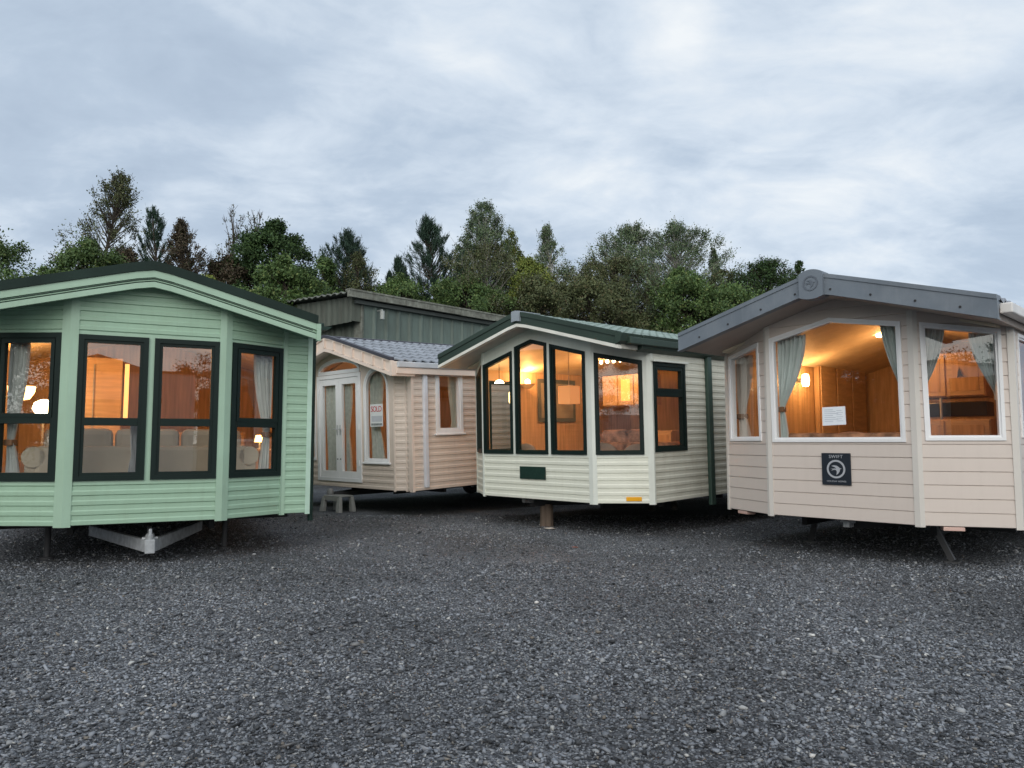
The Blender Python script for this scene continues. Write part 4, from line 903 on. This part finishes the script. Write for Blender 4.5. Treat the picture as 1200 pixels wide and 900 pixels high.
# wardrobe doors standing against the left wall give the panelled look
t = local_thing('wardrobe', vsw, (-1.58, 3.0, .61), 'tall panelled wardrobe on the left wall of the right caravan', 'wardrobe')
MB().box(0, .08, 0, 1.9, 0, 2.05).build('body', lining, t)
for i in range(3): MB().box(.081, .10, .04 + i * .62, .60 + i * .62, .05, 2.0).build('door', pale, t, bevel=.006)

# ------------------------------------------------------------------ shed, post, stool, cabin
SHEDG = mat('shed_green_sheet', (.13, .175, .155), .6, .0, .16, .8, .05, 20, stretch=(1, 1, .25), dirt=(.07, .085, .07), dirt_amt=.8, dirt_scale=2.2)
SHEDO = mat('shed_weathered_sheet', (.10, .115, .095), .75, .0, .25, 1.0, .1, 20, stretch=(1, 1, .2), dirt=(.045, .045, .035), dirt_amt=.9, dirt_scale=3)
RUST = mat('mossy_flashing', (.20, .21, .18), .8, 0, .35, 5, .3, 30, dirt=(.07, .06, .045), dirt_amt=.8, dirt_scale=6)
sh = empty('metal_shed', (-4.8, 22.0, 0), R(46.5), 'large green corrugated metal shed with a mossy roof edge behind the beige caravan', 'shed')
# local x runs along the long side wall (to the right), y along the short wall (to the left, back)
def corr(mb, P, d, L, z0, z1f, pitch, depth, n, sq=False):
    """corrugated sheet from P along d (local), n outward"""
    k = int(L / pitch * (6 if not sq else 8)); prev = None
    for i in range(k + 1):
        s_ = L * i / k; ph = (s_ / pitch) % 1
        o = depth * (.5 + .5 * math.sin(2 * math.pi * ph)) if not sq else (depth if .0 <= ph < .13 else 0)
        c = (P[0] + d[0] * s_ + n[0] * o, P[1] + d[1] * s_ + n[1] * o); q = ((c[0], c[1], z0), (c[0], c[1], z1f(s_)))
        if prev: mb.quad(prev[0], q[0], q[1], prev[1])
        prev = q
zs0 = 5.83; TALL = 24.0
mb = MB(); corr(mb, (.35, 0), (1, 0), TALL, 0, lambda s: zs0 - .2, .46, .05, (0, -1), True); mb.build('wall', SHEDG, sh, recalc=False)
mb = MB(); corr(mb, (.35, .30), (0, 1), 14, 0, lambda s: 5.35, .30, .03, (-1, 0)); mb.build('wall', SHEDO, sh, recalc=False)
mb = MB(); corr(mb, (.0, -.02), (0, 1), 14.3, 4.95, lambda s: zs0 - .12 + .05 * s, .30, .035, (-1, 0)); mb.build('gable_panel', SHEDO, sh, recalc=False)
mb = MB(); mb.box(-.02, .36, -.02, .02, 4.98, zs0 - .12); mb.build('corner_sheet', SHEDO, sh)
mb = MB(); mb.box(.30, .40, -.05, .30, 0, zs0 - .2); mb.build('corner_post', RUST, sh)
mb = MB(); mb.box(.6, TALL + .2, .4, 14, 0.0, 4.9); mb.build('frame', black_under, sh)
# roof sheet, corrugations run along local x, edge seen on the left
mb = MB(); n = 140; prev = None
for i in range(n + 1):
    y = -.25 + 14.8 * i / n; z = zs0 - .02 + .05 * (y) + .035 * math.sin(i * 1.9); q = ((-.28, y, z), (TALL + .6, y, z))
    if prev: mb.quad(prev[0], prev[1], q[1], q[0]); mb.quad((prev[0][0], prev[0][1], prev[0][2] - .03), (q[0][0], q[0][1], q[0][2] - .03), q[0], prev[0])
    prev = q
mb.build('roof', mat('roof_sheet', (.16, .17, .15), .8, 0, .3, 3), sh, recalc=False)
mb = MB(); x = -.3
rr = random.Random(5)
while x < TALL + .5:
    L_ = rr.uniform(1.6, 2.4); dz = rr.uniform(-.02, .02); mb.box(x, x + L_ - .01, -.32, -.20 + rr.uniform(-.01, .01), zs0 - .20 + dz, zs0 + .02 + dz); x += L_
mb.build('flashing', RUST, sh)
mb = MB(); mb.box(-.3, TALL + .5, -.34, -.10, zs0 + .0, zs0 + .05); mb.build('roof_edge', RUST, sh)
mb = MB(); mb.box(.05, TALL + .4, -.17, -.02, zs0 - .33, zs0 - .22); mb.build('gutter', mat('dark_shed_gutter', (.05, .06, .055), .6), sh)
mb = MB(); mb.tube([(.9, -.30, 5.1), (.9, -.30, 5.35)], .07, 10); mb.tube([(.9, -.08, 5.38), (.9, -.30, 5.38)], .03, 8); mb.build('floodlight', mat('lamp_grey', (.35, .37, .36), .4), sh)

wood = mat('weathered_timber', (.17, .125, .095), .85, 0, .35, 4, .5, 18, stretch=(3, 3, .5))
mb = MB(); n = 14; rr = random.Random(2); ringp = [(.105 * math.cos(2 * math.pi * k / n) * rr.uniform(.9, 1.06), .105 * math.sin(2 * math.pi * k / n) * rr.uniform(.9, 1.06)) for k in range(n)]
for z, k_ in ((0, 1.04), (.12, 1.0), (.25, 1.0), (.345, .97), (.36, .9)): mb.v += [(x * k_, y * k_, z) for x, y in ringp]
for i in range(4):
    for k in range(n): mb.f.append((i * n + k, i * n + (k + 1) % n, (i + 1) * n + (k + 1) % n, (i + 1) * n + k))
mb.f.append(tuple(range(4 * n, 5 * n)))
o = mb.build('timber_post', wood); o.location = (.56, 12.16, 0); tag(o, 'short weathered timber stump propping the front of the cream caravan', 'post')

plast = mat('grey_plastic', (.30, .30, .285), .5, 0, .12, 6)
st = empty('step_stool', (-3.42, 14.75, 0), R(-40), 'grey plastic step stool below the french doors', 'stool')
mb = MB(); mb.box(-.26, .26, -.17, .17, .285, .32); mb.build('seat', plast, st, bevel=.018)
for x in (-1, 1):
    for y in (-1, 1):
        q = MB(); a, b = .235 * x, .262 * x; c, d_ = .14 * y, .165 * y; w_ = .055
        q.hexa([(b - w_, d_ - w_, 0), (b + w_, d_ - w_, 0), (b + w_, d_ + w_ * .6, 0), (b - w_, d_ + w_ * .6, 0), (a - w_, c - w_ * .6, .29), (a + w_ * .6, c - w_ * .6, .29), (a + w_ * .6, c + w_ * .6, .29), (a - w_, c + w_ * .6, .29)])
        q.build('leg', plast, st, bevel=.008)
MB().box(-.24, .24, -.175, -.155, .22, .29).build('apron', plast, st)

# litter
for (x, y, s_, lab, c) in ((.58, 11.6, .055, 'pale flat stone lying in front of the timber stump', (.5, .44, .38)), (.80, 9.6, .03, 'small red brown leaf on the gravel in front of the cream caravan', (.35, .10, .06))):
    bm = bmesh.new()
    for i in range(12):
        a = rr.uniform(0, 6.28); q = rr.uniform(.5, 1.2); bm.verts.new((math.cos(a) * s_ * q * 1.5, math.sin(a) * s_ * q, rr.uniform(.0, .5) * s_ + .01))
    bmesh.ops.convex_hull(bm, input=bm.verts); me = bpy.data.meshes.new('stone'); bm.to_mesh(me); bm.free(); me.materials.append(mat('litter_' + str(s_), c, .8))
    o = bpy.data.objects.new('pale_stone' if s_ > .04 else 'fallen_leaf', me); col.objects.link(o); o.location = (x, y, .005); tag(o, lab, 'stone' if s_ > .04 else 'leaf')

# white sales cabin opposite, behind the camera: it shows as a reflection in the green caravan's glass
cb = empty('sales_cabin', (.2, -5.25, 0), R(26.8), 'long white sales cabin opposite the green caravan, reflected in its windows', 'cabin')
cw = mat('cabin_white', (.85, .82, .80), .5, 0, .05, 1)
mb = MB(); mb.box(.3, 3.75, -3.0, 0, .3, 3.3); mb.build('wall', cw, cb)
mb = MB(); strip_section(mb, lambda x: 3.75 - .30 * abs(x - 1.3), lambda x: 3.3, .2, 2.4, -3.0, .08, 10); mb.build('roof', mat('cabin_roof', (.25, .2, .18), .6), cb)
mb = MB(); mb.box(.3, 3.8, -3.0, .03, 3.30, 3.37); mb.build('fascia', mat('cabin_fascia', (.10, .08, .08), .6), cb)
def cabtext(s, size, x, z, shear=0):
    text_mesh(s, size, mat('sign_maroon', (.12, .02, .03), .6), cb, Matrix(((-1, 0, 0, x), (0, 0, 1, .012), (0, 1, 0, z), (0, 0, 0, 1))), shear=shear)
cabtext('048', .24, 2.75, 2.52)
MB().box(1.0, 1.9, .0, .03, 2.05, 2.55).build('notice_board', mat('board_grey', (.35, .32, .32), .6), cb)
MB().box(3.9, 5.2, -.6, -.2, .0, 2.9).build('gate_panel', mat('brick_red', (.20, .08, .05), .8), cb)

# ------------------------------------------------------------------ trees
def at(u, v, Y):
    a = (u - 600) / 870; b = (450 - v) / 870; P = R(4.5)
    t = Y / (math.cos(P) - b * math.sin(P)); return (a * t, Y, 1.35 + t * (math.sin(P) + b * math.cos(P)))
BARK = mat('bark_brown', (.075, .060, .048), .9, 0, .3, 6); BIRCHB = mat('birch_bark', (.36, .35, .32), .8, 0, .5, 5)
L_dark = leafmat('leaf_dark', (.016, .040, .014), (.050, .088, .026)); L_mid = leafmat('leaf_mid', (0.043, 0.084, 0.029), (0.108, 0.168, 0.053), (0.168, 0.198, 0.066))
L_birch = leafmat('leaf_birch', (0.053, 0.089, 0.050), (0.126, 0.174, 0.089), (0.168, 0.186, 0.084)); L_pine = leafmat('leaf_pine', (.014, .034, .024), (.036, .066, .042))
L_brown = leafmat('leaf_brown', (.045, .040, .026), (.085, .062, .040), (.05, .075, .03)); L_yell = leafmat('leaf_yellow', (0.095, 0.137, 0.032), (0.179, 0.210, 0.047), (0.252, 0.252, 0.063))
L_olive = leafmat('leaf_olive', (0.050, 0.067, 0.030), (0.108, 0.122, 0.054), (0.132, 0.102, 0.054))
SHAPES = {
 'dense': dict(prof=lambda t: max(0, 1 - (2 * t - .95) ** 2) ** .5 * 1.0, ncl=200, crad=.095, lps=270, leaf=.054, up=.2, inner=.22, sq=.8, fp=.85, ft=.35),
 'birch': dict(prof=lambda t: (1 - t ** 2.2) ** .75 * .95 + .10, ncl=270, crad=.058, lps=115, leaf=.040, up=.55, inner=.10, sq=1.5, fp=.9, ft=.45),
 'sparse': dict(prof=lambda t: (1 - t) ** 1.0 * 1.15 + .04, ncl=160, crad=.050, lps=62, leaf=.041, up=.55, inner=.10, sq=1.7, fp=1.25, ft=.6),
 'pine': dict(prof=lambda t: (1 - t) ** .80 * 1.0 + .04, ncl=260, crad=.032, lps=62, leaf=.066, up=.35, inner=.15, sq=2.6, fp=.95, ft=.3),
 'twig': dict(prof=lambda t: (1 - .5 * t) * .9, ncl=60, crad=.05, lps=9, leaf=.042, up=1.5, inner=.2, sq=2.2, fp=.85, ft=.35),
}
def tree(name, label, cat, u, vtop, Y, Wm, kind, lm, seed, bark=BARK, group=None, dens=1.0, lean=0.0, hbot=None):
    S = SHAPES[kind]; rs = np.random.RandomState(seed); X, _, H = at(u, vtop, Y); Wr = Wm / 2
    t = empty(name, (X, Y, 0), 0, label, cat, group)
    base = H * .10 if kind == 'dense' else max(.5, at(u, 408, Y)[2] - .3)
    if hbot is not None: base = hbot
    tk = MB(); r0 = .012 * H + .05; bend = rs.normal(0, .03 * H, 2) + np.array([lean, 0]); npt = 9
    def trunk(f): return np.array([bend[0] * f ** 1.5 + .12 * math.sin(f * 7 + seed), bend[1] * f ** 1.5, H * .96 * f])
    tk.tube([tuple(trunk(i / (npt - 1))) for i in range(npt)], [max(.012, r0 * (1 - i / (npt - 1)) ** .8) for i in range(npt)], 8)
    C = []; ph = rs.uniform(0, 6.28, 4); ncl = int(S['ncl'] * dens)
    for i in range(ncl):
        f = rs.uniform(0, 1) ** S['fp']; z = base + (H - base) * f
        a = rs.uniform(0, 2 * np.pi)
        lob = 1 + .28 * math.sin(2 * a + ph[0] + 5 * f) + .20 * math.sin(5 * a + ph[1] + 11 * f)
        Rm = Wr * S['prof'](f) * lob; q = (rs.uniform(S['inner'], 1.0)) ** .6 * Rm
        z = min(z, H)
        c = trunk(min(1, z / H)) + np.array([math.cos(a) * q, math.sin(a) * q, 0]); c[2] = z; C.append((c, a, q, f))
    V = []
    for (c, a, q, f) in C:
        zr_ = max(base * .5 + .1, c[2] - q * S['up'] - .15); st_ = trunk(min(.97, zr_ / H)); mid = (st_ + c) / 2 + np.array([0, 0, -.04 * q])
        if rs.rand() < .75: tk.tube([tuple(st_), tuple(mid), tuple(c)], [max(.01, r0 * .16), max(.007, r0 * .09), .005], 4, cap=False)
        d = c - st_; d = d / (np.linalg.norm(d) + 1e-6)
        nl = int(S['lps'] * rs.uniform(.6, 1.35)); cr = S['crad'] * (Wm * .5 + H * .25) * rs.uniform(.7, 1.3) * (1 - S['ft'] * f)
        g_ = rs.normal(0, 1, (nl, 3)) * cr * .55
        al = rs.normal(0, 1, nl) * cr * (S['sq'] - .6) * .55
        dd = d if kind != 'pine' else np.array([d[0] * .6, d[1] * .6, .8])
        Pp = c + g_ * (np.array([1, 1, .75]) if kind == 'dense' else np.array([1, 1, 1])) * (.55 if kind == 'pine' else 1) + al[:, None] * dd
        if kind in ('birch', 'sparse', 'twig'):      # twigs inside the spray
            for _ in range(3 if kind != 'twig' else 5):
                e_ = c + d * cr * rs.uniform(.6, 1.7) + rs.normal(0, .5, 3) * cr; tk.tube([tuple(c - d * cr * .5), tuple(e_)], [.010, .005], 3, cap=False)
        V.append((Pp, np.repeat(dd[None], nl, 0)))
    P = np.concatenate([v[0] for v in V]); D = np.concatenate([v[1] for v in V]); keep = P[:, 2] > .05; P = P[keep]; D = D[keep]; n = len(P)
    a_ = rs.normal(size=(n, 3)) * (1.0 if kind != 'pine' else .45)
    if kind == 'pine': a_ += D * 1.0
    a_ /= np.linalg.norm(a_, axis=1)[:, None]; b_ = np.cross(a_, rs.normal(size=(n, 3))); b_ /= np.linalg.norm(b_, axis=1)[:, None]
    sz = S['leaf'] * rs.uniform(.6, 1.35, n) * (Y / 30) ** .5
    asp = .55 if kind != 'pine' else .16
    a_ *= (sz * (1.0 if kind != 'pine' else 1.6))[:, None]; b_ *= (sz * asp)[:, None]
    Q = np.stack([P - a_, P + b_ - a_ * .1, P + a_, P - b_ - a_ * .1], 1).reshape(-1, 3)
    tk.build('trunk', bark, t, recalc=False)
    numesh('crown', Q, np.arange(4 * n).reshape(-1, 4), lm, t)
    return t
G_ = 'trees and bushes behind the caravans'
T = [
 ('dense_tree', 'dark leafy tree at the far left edge above the green roof', 'tree', -12, 266, 27, 6.3, 'dense', L_mid, BARK, dict(dens=1.1)),
 ('thin_tree', 'tallest tree at the left, airy and brownish with a pointed top', 'tree', 108, 200, 29, 7.1, 'sparse', L_olive, BARK, dict(dens=2.3)),
 ('leafy_bush', 'round green bush below the tallest airy tree on the left', 'bush', 82, 283, 25, 4.1, 'dense', L_mid, BARK, dict()),
 ('pine_tree', 'thin pine poking up out of reddish brown bushes left of the dark dome tree', 'tree', 192, 246, 29, 3.5, 'pine', L_pine, BARK, dict(dens=.8)),
 ('brown_bush', 'reddish brown leaved small tree beside the thin pine', 'tree', 222, 262, 27.5, 4.6, 'sparse', L_brown, BARK, dict(dens=2.4)),
 ('brown_bush', 'low dull brown bush between the tallest airy tree and the thin pine', 'bush', 158, 296, 28, 3.2, 'dense', L_brown, BARK, dict(dens=.55)),
 ('bare_tree', 'almost bare twiggy sapling left of the dark dome tree', 'tree', 262, 252, 30, 2.4, 'twig', L_olive, BARK, dict(dens=1.3)),
 ('dense_tree', 'dark dome shaped leafy tree above the green caravan roof end', 'tree', 318, 266, 28, 4.4, 'dense', L_dark, BARK, dict(dens=1.3)),
 ('bare_tree', 'thin wispy sapling rising over the dark dome tree', 'tree', 306, 247, 29.5, 1.7, 'twig', L_dark, BARK, dict(dens=1.4)),
 ('brown_bush', 'dark brown bush at the left foot of the dome tree', 'bush', 262, 300, 27, 3.6, 'dense', L_brown, BARK, dict(dens=.8)),
 ('leafy_bush', 'lighter green round bush just left of the shed roof', 'bush', 335, 305, 25, 3.0, 'dense', L_mid, BARK, dict()),
 ('leafy_bush', 'yellowish green bush peeping over the green caravan ridge', 'bush', 254, 322, 24, 2.1, 'dense', L_yell, BARK, dict(dens=.5)),
 ('dense_tree', 'bright green leafy tree behind the left end of the shed', 'tree', 372, 305, 34, 3.4, 'dense', L_mid, BARK, dict(dens=.8)),
 ('pine_tree', 'broad pointed pine above the corner of the shed', 'tree', 406, 272, 36, 7.0, 'pine', L_pine, BARK, dict(dens=1.7)),
 ('thin_tree', 'olive brown airy tree in front of the broad pine', 'tree', 415, 296, 35, 5.8, 'sparse', L_olive, BARK, dict(dens=1.9)),
 ('pine_tree', 'small dark pine tip between the two larger pines', 'tree', 452, 322, 37, 2.4, 'pine', L_pine, BARK, dict(dens=.6)),
 ('pine_tree', 'tall dark pine left of the tallest birch', 'tree', 516, 262, 37, 6.8, 'pine', L_pine, BARK, dict(dens=1.7)),
 ('pine_tree', 'shorter pine leaning on the left of the tall dark pine', 'tree', 484, 305, 36.5, 3.2, 'pine', L_pine, BARK, dict(dens=.9)),
 ('birch_tree', 'tallest birch with a grey green column top in the middle', 'tree', 570, 238, 38, 5.0, 'birch', L_birch, BIRCHB, dict(dens=1.0)),
 ('birch_tree', 'lower fuller birch wrapped around the tallest birch', 'tree', 572, 288, 37, 7.4, 'birch', L_olive, BIRCHB, dict(dens=1.2)),
 ('birch_tree', 'small feathery birch between the tall dark pine and the tallest birch', 'tree', 541, 272, 38.5, 2.6, 'birch', L_birch, BIRCHB, dict(dens=.5)),
 ('leafy_tree', 'yellow green tree directly right of the tallest birch', 'tree', 597, 273, 40, 3.0, 'birch', L_yell, BARK, dict(dens=.6)),
 ('leafy_tree', 'rounded light green tree between the two airy birches', 'tree', 617, 306, 37, 3.8, 'dense', L_yell, BARK, dict(dens=.8)),
 ('birch_tree', 'slender see through birch standing alone right of the yellow green tree', 'tree', 653, 264, 38, 5.6, 'sparse', L_birch, BIRCHB, dict(dens=2.2)),
 ('leafy_tree', 'brownish green tree at the left foot of the big birch pair', 'tree', 716, 306, 37, 7.2, 'birch', L_olive, BARK, dict(dens=1.3)),
 ('birch_tree', 'left crown of the big birch pair', 'tree', 742, 266, 39, 6.2, 'birch', L_birch, BIRCHB, dict(dens=1.1)),
 ('birch_tree', 'right and widest crown of the big birch pair', 'tree', 797, 263, 38, 7.6, 'birch', L_birch, BIRCHB, dict(dens=1.5)),
 ('birch_tree', 'thin feathery birch at the right of the big birch pair', 'tree', 838, 292, 39, 2.8, 'sparse', L_birch, BIRCHB, dict(dens=1.3)),
 ('leafy_tree', 'dark round tree in front of the big birch pair', 'tree', 800, 320, 35, 5.9, 'dense', L_mid, BARK, dict(dens=1.3)),
 ('thin_tree', 'olive airy tree just left of the right hand caravan roof', 'tree', 862, 318, 37, 3.8, 'birch', L_olive, BARK, dict(dens=.8)),
 ('dense_tree', 'dark green tree disappearing behind the blue grey roof edge', 'tree', 903, 308, 36, 5.1, 'birch', L_dark, BARK, dict(dens=1.6)),
 ('thin_tree', 'thin tree top beside the apex cap of the right hand caravan', 'tree', 935, 306, 37, 2.6, 'sparse', L_dark, BARK, dict(dens=.8)),
 ('low_bush', 'mid green bush behind the left half of the shed roof line', 'bush', 470, 326, 35, 6.5, 'dense', L_mid, BARK, dict()),
 ('low_bush', 'dark bush mass behind the right half of the shed roof line', 'bush', 550, 328, 35, 7, 'dense', L_mid, BARK, dict()),
 ('low_bush', 'green bush above the cream caravan apex', 'bush', 628, 330, 34, 6.5, 'dense', L_olive, BARK, dict()),
 ('low_bush', 'olive bush above the mossy tiled roof', 'bush', 700, 328, 34, 7, 'dense', L_olive, BARK, dict()),
 ('low_bush', 'dull green bush right behind the eaves of the mossy tiled roof', 'bush', 860, 338, 34, 7, 'dense', L_mid, BARK, dict()),
]
for i, (nm, lb, ct, u, v, Y, W_, kd, lm, bk, kw) in enumerate(T):
    tree(nm, lb, ct, u, v, Y, W_, kd, lm, 100 + i, bark=bk, group=G_, **kw)
# unseen hedge trees, added to darken what the window glass reflects
for i, (x, y, sc_) in enumerate(((-16, -20, 1), (-9, -24, 1), (-2, -23, 1), (6, -22, 1), (14, -18, 1), (-19, 0, 1.25), (-21, 5, 1.3), (-18, -5, 1.25), (-22, -11, 1.25), (-24, 1, 1.5), (-23, -5, 1.5))):
    t = tree('added_hedge_tree', 'bushy tree added out of view to darken the window reflections', 'tree', 600, 385, 30, 8.5, 'dense', L_dark, 300 + i, group='hedge trees added for the window reflections', dens=.5 if i < 5 else .9)
    t.location = (x, y, 0); t.scale = (sc_, sc_, sc_)
